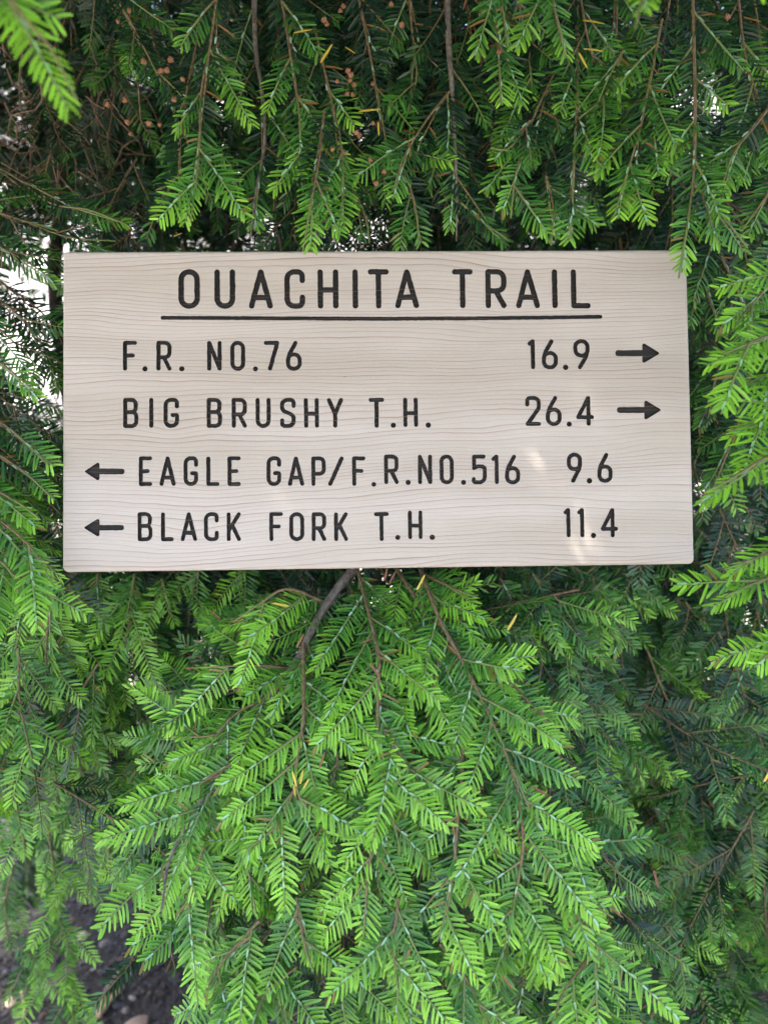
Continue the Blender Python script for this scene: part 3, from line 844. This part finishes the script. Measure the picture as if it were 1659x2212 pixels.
# ---- the inner mass of the tree behind, with openings where daylight shows through
rnd.seed(73); rng = np.random.default_rng(73)
GAPS = [(30,350,44,100,.12),(45,235,35,40,.2),(70,560,65,70,.2),(100,690,45,80,.2),(60,800,55,45,.35),(560,450,22,22,.4),
        (1290,470,45,42,.2),(1245,500,25,28,.2),(1500,390,25,25,.35),(1180,520,40,30,.3),(930,480,24,30,.4)]
def keep_at(u, v):
    for cu, cv, ru, rv, k in GAPS:
        if ((u-cu)/ru)**2+((v-cv)/rv)**2 < 1.7: return rnd.random() < k*.7
    if 340 < v < 560 and 380 < u < 1400: return rnd.random() < .88
    if u < 400 and v > 1940: return False
    if u < 420 and v > 1800: return rnd.random() < .3
    return True
for pts, a, t in list(HANGS):
    if pts[0][2] < .6: continue
    low = pts[0][1] > 1200
    for dd, da in ((.05, -.14), (.11, -.26)):  # rear copies coloured darker, as painted shade
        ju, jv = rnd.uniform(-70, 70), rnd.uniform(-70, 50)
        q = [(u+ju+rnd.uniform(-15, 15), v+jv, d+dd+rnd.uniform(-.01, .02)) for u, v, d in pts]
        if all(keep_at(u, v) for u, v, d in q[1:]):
            bough(q, .0014, .0008, False, age=a+da, tip_age_shade=a+da+.06, spacing=.034, lens=(.055, .09), chain_from=.1, jitter=.45, ang=(28, 50), start=.1)
def inner(count, d0, d1, scale, U=(-700, 2400), shade0=-.42, lvl=None):  # base offset paints the tree's inner shade into the needles
    for _ in range(count):
        u, v, d = rnd.uniform(*U), rnd.uniform(-380, 2330), rnd.uniform(d0, d1)
        if 230 < u < 1400 and 680 < v < 1130 and rnd.random() < .75: continue
        p = at(u, v, d)
        if p[2] < .12: continue
        dr = nrm(np.array([rnd.gauss(0, .5), rnd.gauss(-.25, .35), -1.0 if rnd.random() < .75 else -.2]))
        L = rnd.uniform(.14, .26)*scale
        q = [p-dr*L/2, p+rng.normal(0, .008, 3), p+dr*L/2+np.array([0, 0, -.01])]
        if q[-1][2] < .08: continue
        um, vm, _d = project(np.array(q))
        if not all(keep_at(a, b) for a, b in zip(um, vm)): continue
        low = v > 1200
        k0 = len(placed)
        bough(q, .0017*scale, .0008, False, True, age=shade0+.2*low, tip_age_shade=shade0+.05+.24*low, spacing=.032, lens=(.06, .10), chain_from=.15, jitter=.5, ang=(30, 55), scale=scale)
        if lvl is not None:
            for p_ in placed[k0:]: p_['lvl'] = lvl
inner(420, .86, 1.15, 1.0, shade0=-.42)
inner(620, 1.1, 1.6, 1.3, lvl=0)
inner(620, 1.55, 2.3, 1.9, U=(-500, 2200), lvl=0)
for u in range(180, 1560, 58):      # boughs darkened with painted-in shade, close behind the board's lower edge
    v = 1150+rnd.uniform(-20, 20); d = rnd.uniform(.98, 1.25)
    bough([(u, v, d), (u+rnd.uniform(-25, 25), v+110, d-.01), (u+rnd.uniform(-40, 40), v+230, d-.02)], .0016, .0008, False, age=-.3, tip_age_shade=-.2, spacing=.024, lens=(.06, .10), chain_from=.05, jitter=.5, ang=(30, 58), scale=1.2)

# ---- choose the twigs that are parts of their own, join the rest
vis = [p for p in placed if p['hero'] and -40 < p['u'] < 1700 and -40 < p['w'] < 2250]
vis.sort(key=lambda p: -p['size'])
chosen = vis[:300]
ch_ids = {id(p) for p in chosen}
used = {p['b'] for p in chosen}
bobj = {}
def place_part(name, me, M, parent):
    o = bpy.data.objects.new(name, me); col.objects.link(o); o.parent = parent
    o.matrix_basis = M
    return o
tree_off = Matrix.Translation(Vector(-TREE_AT))
rest_V, rest_F = [], []; rn = 0
for bi, (path, r0, r1, hero) in enumerate(boughs):
    if hero:
        c = path[0]
        V, F = tube(path-c, r0, r1, 7 if r0 > .0025 else 5, .3)
        C = np.zeros((len(V), 4)); C[:, 3] = 1; C[:, 0] = np.repeat(np.linspace(.05, .75, len(path)), len(V)//len(path)); C[:, 1] = .5
        me = quads_mesh('bough', V, F, C, [M_BARK if r0 > .0027 else M_STEM])
        bobj[bi] = place_part('bough', me, Matrix.Translation(Vector(c-TREE_AT)), tree)
        bobj[bi]['_c'] = 0; del bobj[bi]['_c']
    else:
        V, F = tube(path[::2] if len(path) > 6 else path, r0, r1, 4, 0); rest_V.append(V); rest_F.append(F+rn); rn += len(V)
me = quads_mesh('inner_branches', np.concatenate(rest_V)-TREE_AT, np.concatenate(rest_F), np.tile([.1, .5, 0, 1], (rn, 1)), [M_STEM])
tag(place_part('inner_branches', me, Matrix.Identity(4), tree), kind='stuff')
for p in chosen:
    c = boughs[p['b']][0][0]
    M = Matrix(p['M'].tolist()); M.translation = M.translation-Vector(c)
    o = place_part('twig', hero_mesh(p['v']), M, bobj[p['b']])
    o.color = (max(0.0, .5+p['age']), .5, .5, 1)

# ---- light falls through these openings of the crown onto the board
SPOTS = [(1232,775),(1240,800),(1252,826),(1265,850),(1238,835),(1290,880),(1300,905),(1330,925),(1150,940),(1140,965),(1155,990),(1165,1020),(1170,1045),(1225,1050),(1245,1075),
         (1255,1110),(1240,1100),(1275,1130),(1262,1180),(1275,1195),(1290,1180),(1258,1200),(1305,1005),(1330,1060),(595,1060),(605,1078),(612,1092),(585,925),(594,938),(300,845),(308,870),(168,600),(1382,706),(1455,940),(1350,1040),(1035,1190),(1225,760)]
SPOT_R = [.0034]*len(SPOTS)
for i in (4, 12, 18, 19, 20, 21, 25): SPOT_R[i] = .0052
SPOT_P = []
for (u, v) in SPOTS:
    x, z = on_sign(u*1946/1659, v*1946/1659); SPOT_P.append(SL+SR@np.array([x, 0, z]))
TS = -np.array(SUN_TRAVEL)
SX = nrm(np.cross(TS, [0, 1, 0])); SY = np.cross(TS, SX)
def not_in_sunbeams(cen):
    a, b = cen@SX, cen@SY; ok = np.ones(len(cen), bool)
    for p, r_ in zip(SPOT_P, SPOT_R): ok &= (a-p@SX)**2+(b-p@SY)**2 > (r_+.0045)**2
    return ok | (cen@TS < SPOT_P[18]@TS+.02)
def joined(name, items, parent, level_of):
    Vs, Fs, Cs, Ms = [], [], [], []; n = 0
    for p in items:
        V, F, C, Mi = VAR[p['v']][2][level_of(p)]
        Vs.append(V@p['M'][:3, :3].T+p['M'][:3, 3]); Fs.append(F+n); n += len(V)
        C2 = C.copy(); C2[:, 0] += p['age']; C2[:, 1] *= p.get('br', 1); Cs.append(C2); Ms.append(Mi)
    V = np.concatenate(Vs); F = np.concatenate(Fs); C = np.concatenate(Cs); Mi = np.concatenate(Ms)
    ok = not_in_sunbeams(V[F].mean(1)); F, Mi = F[ok], Mi[ok]
    usedv = np.zeros(len(V), bool); usedv[F.ravel()] = True
    remap = np.cumsum(usedv)-1
    V, C, F = V[usedv], C[usedv], remap[F]
    o = place_part(name, quads_mesh(name, V-TREE_AT, F, C, (M_NEEDLE, M_STEM), Mi), Matrix.Identity(4), parent)
    o.color = (.5, .5, .5, 1); tag(o, kind='stuff')
    return o
rest = [p for p in placed if id(p) not in ch_ids]
joined('foliage', rest, tree, lambda p: p['lvl'] if 'lvl' in p else 2 if p['d'] < .745 and -60 < p['u'] < 1720 and -60 < p['w'] < 2270 else 1)

# ---- the crown overhead
rnd.seed(74); rng = np.random.default_rng(74)
over = []
stems_V, stems_F, sn = [], [], 0
def overhead(n, box, lvl=0):
    global sn
    for _ in range(n):
        p = np.array([rnd.uniform(*box[0]), rnd.uniform(*box[1]), rnd.uniform(*box[2])])
        u, v, d = project(p[None])
        dr = nrm(np.array([rnd.gauss(0, .7), rnd.gauss(-.5, .5), rnd.gauss(-.35, .3)]))
        L = rnd.uniform(.18, .32)
        path, L = smooth_path([p-dr*L/2, p+rng.normal(0, .01, 3), p+dr*L/2-np.array([0, 0, .02])], .04)
        uu, vv, dd = project(path)
        if ((dd > 0) & (vv > -260) & (uu > -300) & (uu < 1950)).any(): continue
        V, F = tube(path, .0018, .0008, 3, 0); stems_V.append(V); stems_F.append(F+sn); sn += len(V)
        s = .01; side = 1
        N0 = nrm(np.array([rnd.gauss(0, .35), rnd.gauss(-.2, .35), 1.0]))
        while s < L:
            i = min(len(path)-2, int(s/L*(len(path)-1))); T = nrm(path[i+1]-path[i]); N = nrm(N0-T*np.dot(N0, T)); S = np.cross(T, N)
            a = R(rnd.uniform(35, 58))
            M = twig_matrix(path[i]+(path[i+1]-path[i])*rnd.random(), T*math.cos(a)+S*side*math.sin(a)+np.array([0, 0, -.15]), N, rnd.uniform(1.35, 1.7))
            over.append(dict(v=pick(TIPS, rnd.uniform(.07, .105)), M=M, age=-.1)); side = -side
            s += .026
overhead(1500, ((-1.75, .55), (-.20, 1.75), (1.80, 3.0)))
overhead(330, ((-1.5, 1.1), (-.55, .5), (1.85, 2.7)))
joined('crown', over, tree, lambda p: 0)
o = place_part('crown_branches', quads_mesh('crown_branches', np.concatenate(stems_V)-TREE_AT, np.concatenate(stems_F), np.tile([.1, .5, 0, 1], (sn, 1)), [M_STEM]), Matrix.Identity(4), tree)
tag(o, kind='stuff')

# ---- trunk, stems and limbs
rnd.seed(75); rng = np.random.default_rng(75)
def limb(name, pts, r0, r1, mat, ns=12, knob=.2, step=.03):
    path, L = smooth_path(pts, step); V, F = tube(path-TREE_AT, r0, r1, ns, knob)
    return place_part(name, quads_mesh(name, V, F, mats=[mat]), Matrix.Identity(4), tree)
limb('trunk', [(0.10,1.75,-.05),(0.11,1.74,.8),(0.06,1.72,1.8),(0.02,1.70,3.2),(0,1.7,4.2)], .075, .03, M_TRUNK, 16)
limb('trunk', [(-.30,1.70,-.05),tuple(at(255,900,1.45)),tuple(at(250,500,1.42)),tuple(at(238,200,1.40)),tuple(at(225,-250,1.36)),(-.62,1.2,2.9)], .036, .018, M_TRUNK)
limb('trunk', [(-.52,1.62,-.05),tuple(at(140,800,1.5)),tuple(at(128,480,1.48)),tuple(at(110,220,1.45)),tuple(at(85,-200,1.40)),(-.9,1.2,2.7)], .018, .010, M_TRUNK)
for a, b, c in (((0.02,1.7,2.2),(-.4,1.1,2.5),(-.9,.3,2.45)), ((0.0,1.7,2.5),(-.2,.9,2.8),(-.3,0,2.75)), ((.02,1.7,2.0),(.3,1.0,2.2),(.45,.2,2.1)),
                ((0.0,1.7,2.8),(-.8,1.3,2.9),(-1.5,.7,2.7)), ((.06,1.72,1.6),(.0,1.2,1.75),(-.05,.82,1.80))):
    limb('limb', [a, b, c], .018, .006, M_TRUNK, 8, .15)
limb('limb', [(0.07,1.72,1.45),(0.03,1.25,1.48),tuple(at(860,1000,.86)),tuple(at(790,1190,.822)),tuple(at(772,1218,.815))], .011, .0062, M_BARK, 9)
# bare dead twigs at the upper left
DEAD = []
for _ in range(70):
    u, v, a = rnd.uniform(-20, 330), rnd.uniform(40, 470), rnd.gauss(1.35, .6); l = rnd.uniform(70, 190); d = rnd.uniform(.88, 1.25)
    DEAD.append((u, v, d, u+l*math.cos(a)*rnd.choice((-1, 1)), v+l*math.sin(a), d+rnd.uniform(-.03, .03)))
for u0, v0, d0, u1, v1, d1 in [(60,20,.95,130,330,.98),(150,10,1.0,40,300,1.0),(20,60,.9,110,250,.95),(175,300,1.0,265,520,.98),(130,300,.98,205,460,1.0),(170,370,.95,260,420,.95),
        (250,415,.95,320,480,.95),(200,60,1.0,225,330,1.02),(185,80,.95,240,300,.95),(90,180,1.05,10,420,1.05),(40,180,1.0,120,420,1.0),(0,100,1.0,80,160,1.0),(230,430,.95,200,330,.97),
        (70,250,1.1,60,480,1.1),(280,360,1.05,330,520,1.05),(10,220,.98,70,330,.98),(30,20,1.05,60,260,1.05),(110,60,1.1,100,330,1.1),(0,300,1.1,110,330,1.1),(140,140,.97,60,200,.97),
        (250,180,1.0,300,420,1.0),(300,300,1.0,200,420,1.0)]+DEAD:
    a, b = at(u0, v0, d0), at(u1, v1, d1)
    path, L = smooth_path([a, a*.7+b*.3+rng.normal(0, .008, 3), a*.4+b*.6+rng.normal(0, .012, 3), b], .015)
    V, F = tube(path-a, .0014, .0005, 5, .3)
    place_part('dead_twig', quads_mesh('dead_twig', V, F, mats=[M_DEAD]), Matrix.Translation(Vector(a-TREE_AT)), tree)

# ---- small brown cones among the upper needles
def cone_mesh(seed):
    q = random.Random(seed); V, F = [], []; ns = 7; rows = [(0, .25), (.18, .8), (.4, 1.0), (.62, .92), (.82, .62), (1, .15)]
    for i, (t, r_) in enumerate(rows):
        for k in range(ns):
            a = 2*math.pi*(k+.5*(i % 2))/ns; rr = r_*(1+(.22 if (k+i) % 2 else -.10))*q.uniform(.92, 1.08)
            V.append((math.cos(a)*rr*.0027, math.sin(a)*rr*.0027, (t-.5)*.0062*q.uniform(.95, 1.05)))
    for i in range(len(rows)-1):
        for k in range(ns):
            k2 = (k+1) % ns; F.append((i*ns+k, i*ns+k2, (i+1)*ns+k2, (i+1)*ns+k))
    return quads_mesh('cone', V, F, mats=[M_CONE], smooth=False)
CM = [cone_mesh(i) for i in range(4)]
CONES = [(268,32),(255,45),(280,22),(225,172),(310,132),(348,152),(338,145),(270,215),(232,225),(240,178),(282,288),(322,265),(330,258),(345,268),(275,262),(405,152),(395,170),(376,214),(405,245),
 (404,292),(386,425),(330,370),(368,128),(360,150),(350,216),(700,42),(706,50),(722,30),(735,22),(742,12),(725,8),(752,152),(758,160),(764,150),(756,172),(765,182),(760,192),(750,200),(762,203),(768,160),
 (728,175),(805,180),(790,72),(770,285),(776,292),(765,305),(745,330),(718,322),(790,262),(806,265),(800,345),(812,352),(830,370),(812,395),(1037,15),(1040,30),(1078,110),(836,50),(868,52),(845,8),(1046,188),(1572,35)]
for i, (u, v) in enumerate(c_ for k_, c_ in enumerate(CONES) if k_ % 3):
    d = .715+rnd.uniform(-.01, .02)
    p = at(u, v, d)
    M = Matrix.Translation(Vector(p-TREE_AT)) @ Euler((rnd.uniform(0, 6), rnd.uniform(0, 6), 0)).to_matrix().to_4x4() @ Matrix.Scale(rnd.uniform(.65, 1.0), 4)
    place_part('cone', CM[i % 4], M, tree)
# yellowed and rusty single needles caught in the boughs
NV, NF = needle_arrays(.017, .0023, 2, .06)
YM = quads_mesh('yellow_needle', NV, NF, mats=[M_YELLOW]); RM = quads_mesh('brown_needle', NV, NF, mats=[M_RUST])
def loose(me, name, u, v, d, ang, s=1.0):
    p = at(u, v, d); x = RIGHT*math.cos(R(ang))+UP*math.sin(R(ang))-FWD*.15
    f = frame_mat(x, -FWD+UP*.4)
    M = Matrix.Identity(4)
    for i in range(3):
        for j in range(3): M[i][j] = f[i, j]*s
        M[i][3] = p[i]-TREE_AT[i]
    place_part(name, me, M, tree)
for u, v, d, a, s in [(1258,42,.70,-12,1.2),(1260,104,.70,-10,1.1),(1250,112,.70,-65,1.0),(634,70,.71,8,1.05),(692,135,.71,55,1.2),(775,240,.72,4,1.2),(817,262,.72,-90,.8),(745,100,.715,-35,.7),
                   (900,1275,.755,60,1.0),(1096,1362,.70,58,1.0),(588,1303,.745,-12,1.0),(375,510,.71,20,.5),(648,1695,.655,75,.75),(640,1700,.655,100,.8),(655,1705,.655,60,.6),(638,1722,.655,95,.7),(1650,1690,.68,60,1.1)]:
    loose(YM, 'yellow_needle', u, v, d, a, s)
for u, v, d, a, s in [(780,1390,.69,20,1.0),(800,1432,.69,-60,1.3),(818,1420,.69,-20,1.2),(690,1660,.66,70,1.2),(400,1445,.72,5,1.0),(500,1345,.735,20,1.1),(455,1320,.735,-40,1.0),
                   (1150,1700,.67,-30,1.3),(1165,1530,.70,-60,1.2),(830,1255,.77,75,1.3),(840,1262,.77,60,1.2),(870,280,.735,-20,1.0),(940,380,.735,10,1.2),(1000,20,.73,70,1.1),(1050,100,.72,8,1.2),(1660,1300,.68,60,1.0),
                   (1412,1880,.66,-78,1.3),(640,1400,.72,60,1.2),(395,1760,.70,25,1.1),(1320,1960,.665,-45,1.1),(1085,2110,.65,-50,1.2),(590,1820,.67,10,1.0)]:
    loose(RM, 'brown_needle', u, v, d+.008, a, s*.72)

# ------------------------------------------------------------------ behind the tree
def mat_wall():
    m, nt, out = newmat('pale_render_wall'); g = NT(nt)
    tc = g.n('ShaderNodeTexCoord'); n1 = g.noise(tc.outputs['Object'], 6, 5, .65)
    c = g.mix(g.ramp(n1, .3, .7), (.60, .55, .54), (.78, .74, .73))
    p = g.n('ShaderNodeBsdfPrincipled'); g.link(c, p.inputs['Base Color']); p.inputs['Roughness'].default_value = .9
    g.link(g.bump(n1, .02), p.inputs['Normal']); g.link(p.outputs[0], out.inputs[0]); return m
MW = mat_wall()
wall = link(bpy.data.objects.new('garden_wall', None)); wall.location = (0, 7.5, 0)
tag(wall, 'pale sunlit wall glimpsed through the gaps in the needles behind the sign', 'wall')
def boxmesh(name, x0, x1, y0, y1, z0, z1, bev=.02):
    bm = bmesh.new(); bmesh.ops.create_cube(bm, size=1)
    for v in bm.verts: v.co = Vector(((x0+x1)/2+v.co.x*(x1-x0), (y0+y1)/2+v.co.y*(y1-y0), (z0+z1)/2+v.co.z*(z1-z0)))
    bmesh.ops.bevel(bm, geom=list(bm.edges), offset=bev, segments=2, affect='EDGES')
    me = bpy.data.meshes.new(name); bm.to_mesh(me); bm.free(); me.materials.append(MW); return me
link(bpy.data.objects.new('panel', boxmesh('panel', -7.5, 7.5, 0, .3, -.1, 4.2)), wall)
link(bpy.data.objects.new('coping', boxmesh('coping', -7.6, 7.6, -.06, .36, 4.202, 4.30)), wall)
# a sunlit shrub to the right behind the tree
sh = link(bpy.data.objects.new('shrub', None)); sh.location = (1.55, 5.0, 0)
tag(sh, 'yellow-green sunlit shrub glimpsed behind the hemlock, right of centre', 'shrub')
ML = mat_plain('shrub_leaf', (.16, .24, .045), .5, .3, 40)
V, F = [], []
for i in range(3200):
    a, e, r_ = rnd.uniform(0, 6.283), math.asin(rnd.uniform(-1, 1)), rnd.uniform(.35, 1)**.6
    k = 1+.22*mnoise.noise(Vector((math.cos(a)*2, math.sin(a)*2, e*2)))
    c = np.array([math.cos(a)*math.cos(e)*.75*k*r_, math.sin(a)*math.cos(e)*.6*k*r_, 1.35+math.sin(e)*.9*k*r_])
    f = frame_mat(rng.normal(0, 1, 3), rng.normal(0, 1, 3)+[0, 0, 1]); n = len(V)
    for x, y in ((-.035, 0), (0, -.016), (.035, 0), (0, .016)): V.append(c+f[:, 0]*x+f[:, 1]*y)
    F.append((n, n+1, n+2, n+3))
tag(link(bpy.data.objects.new('crown', quads_mesh('crown', V, F, mats=[ML], smooth=False)), sh), kind='stuff')
for k in range(5):
    a = k*1.257; P, L = smooth_path([(0, 0, -.03), (math.cos(a)*.12, math.sin(a)*.12, .6), (math.cos(a)*.4, math.sin(a)*.35, 1.5)], .1)
    V, F = tube(P, .02, .006, 6); link(bpy.data.objects.new('stem', quads_mesh('stem', V, F, mats=[M_TRUNK])), sh)

# ------------------------------------------------------------------ gravel and litter under the tree, lower left
M_ROCK = mat_plain('dark_gravel', (.085, .072, .078), .7, .5, 30)
def mat_gravel():
    m, nt, out = newmat('mixed_dark_gravel'); g = NT(nt)
    at_ = g.n('ShaderNodeAttribute', attribute_name='tint'); tc = g.n('ShaderNodeTexCoord')
    n1 = g.noise(tc.outputs['Object'], 220, 3)
    k = g.math('MULTIPLY_ADD', n1, .8, .6); cc = g.n('ShaderNodeCombineColor'); [g.link(k, cc.inputs[i]) for i in range(3)]
    c = g.mix(1.0, at_.outputs['Color'], cc.outputs[0], 'MULTIPLY')
    p = g.n('ShaderNodeBsdfPrincipled'); g.link(c, p.inputs['Base Color']); p.inputs['Roughness'].default_value = .65
    g.link(g.bump(n1, .001), p.inputs['Normal']); g.link(p.outputs[0], out.inputs[0]); return m
def pebble_unit(seed):
    bm = bmesh.new(); bmesh.ops.create_icosphere(bm, subdivisions=1, radius=1); q = random.Random(seed)
    for v in bm.verts: v.co *= q.uniform(.72, 1.15)
    V = np.array([v.co[:] for v in bm.verts]); F = np.array([[v.index for v in f.verts] for f in bm.faces]); bm.free(); return V, F
PU = [pebble_unit(i) for i in range(8)]
V, F, C = [], [], []; n = 0
for i in range(7000):
    x, y = rnd.uniform(-1.15, .1), rnd.uniform(1.0, 2.3)
    z = 0.018*mnoise.noise(Vector((x*2.1, y*2.1, 0)))
    r_ = rnd.choice((rnd.uniform(.002, .005), rnd.uniform(.002, .005), rnd.uniform(.005, .010)))
    v, f = PU[i % 8]; a = rnd.uniform(0, 6.28); c_, s_ = math.cos(a), math.sin(a)
    w = v*np.array([r_*rnd.uniform(.9, 1.6), r_, r_*rnd.uniform(.45, .8)])
    w = np.stack([w[:, 0]*c_-w[:, 1]*s_, w[:, 0]*s_+w[:, 1]*c_, w[:, 2]], 1)+[x, y, z+r_*.25]
    t = rnd.random(); b = rnd.uniform(.35, 1.2)
    cl = (.032, .027, .030) if t < .6 else (.065, .060, .078) if t < .85 else (.085, .05, .035) if t < .97 else (.22, .19, .17)
    V.append(w); F.append(f+n); C.append(np.tile([cl[0]*b, cl[1]*b, cl[2]*b, 1], (len(w), 1))); n += len(w)
o = link(bpy.data.objects.new('gravel', quads_mesh('gravel', np.concatenate(V), np.concatenate(F), np.concatenate(C), [mat_gravel()], smooth=False)))
tag(o, 'dark gravel and soil under the boughs at the lower left', 'gravel', kind='stuff')
def litter(name, label, cat, u0, v0, u1, v1, r0, mat, group=None, lift=.012):
    a, b = ground_at(u0, v0), ground_at(u1, v1); a[2] = b[2] = lift+r0*.6
    P, L = smooth_path([a, (a+b)/2+rng.normal(0, .004, 3), b], .012)
    V, F = tube(P-a, r0, r0*.75, 8, .35); k = len(V)
    V = np.concatenate([V, [P[0]-a, P[-1]-a]])
    F = np.concatenate([F, [(k, (j+1) % 8, j, k) for j in range(0)]]) if False else F
    me = quads_mesh(name, V[:k], F, mats=[mat])
    bm = bmesh.new(); bm.from_mesh(me); bmesh.ops.holes_fill(bm, edges=[e for e in bm.edges if e.is_boundary], sides=12); bm.to_mesh(me); bm.free()
    o = link(bpy.data.objects.new(name, me)); o.location = a
    return tag(o, label, cat, group)
M_STICK = mat_bark('fresh_broken_stick', (.30, .18, .10), (.52, .36, .22), 120, .001)
M_OLD = mat_bark('weathered_stick', (.12, .09, .075), (.22, .175, .15), 120, .001)
litter('fallen_stick', 'short pale orange broken stick lying on the gravel at lower left', 'stick', 221, 2199, 267, 2146, .0065, M_STICK)
litter('fallen_stick', 'long weathered grey-brown stick on the gravel behind the pale broken one', 'stick', 229, 2155, 292, 2072, .0055, M_OLD)
litter('fallen_stick', 'tiny brown stub beside the lower end of the pale broken stick', 'stick', 214, 2212, 228, 2170, .006, M_STICK)
litter('fallen_stick', 'thin pale stalk standing out on the gravel at the far left edge', 'stick', 52, 2215, 46, 2150, .003, M_STICK)
def stone(label, u, v, size, colr):
    p = ground_at(u, v); bm = bmesh.new(); bmesh.ops.create_icosphere(bm, subdivisions=3, radius=1)
    ph = rnd.uniform(0, 50)
    for w in bm.verts:
        k = 1+.30*mnoise.noise(w.co*1.3+Vector((ph, 0, 0)))+.10*mnoise.noise(w.co*4+Vector((ph, 3, 0)))
        w.co = Vector((w.co.x*size[0]*k, w.co.y*size[1]*k, w.co.z*size[2]*k))
    me = bpy.data.meshes.new('stone'); bm.to_mesh(me); bm.free(); me.materials.append(mat_plain('stone_'+str(u), colr, .85, .35, 60))
    for pl in me.polygons: pl.use_smooth = True
    o = link(bpy.data.objects.new('stone', me)); o.location = (p[0], p[1], .01+size[2]*.5); o.rotation_euler = (0, 0, rnd.uniform(0, 6))
    tag(o, label, 'stone')
stone('pinkish flat stone at the bottom edge below the pale broken stick', 296, 2222, (.024, .017, .006), (.34, .25, .20))
stone('small pale tan stone on the gravel at the left edge', 24, 2178, (.014, .010, .006), (.40, .31, .22))
stone('small tan stone between the drooping left boughs', 180, 2035, (.013, .011, .009), (.42, .33, .25))
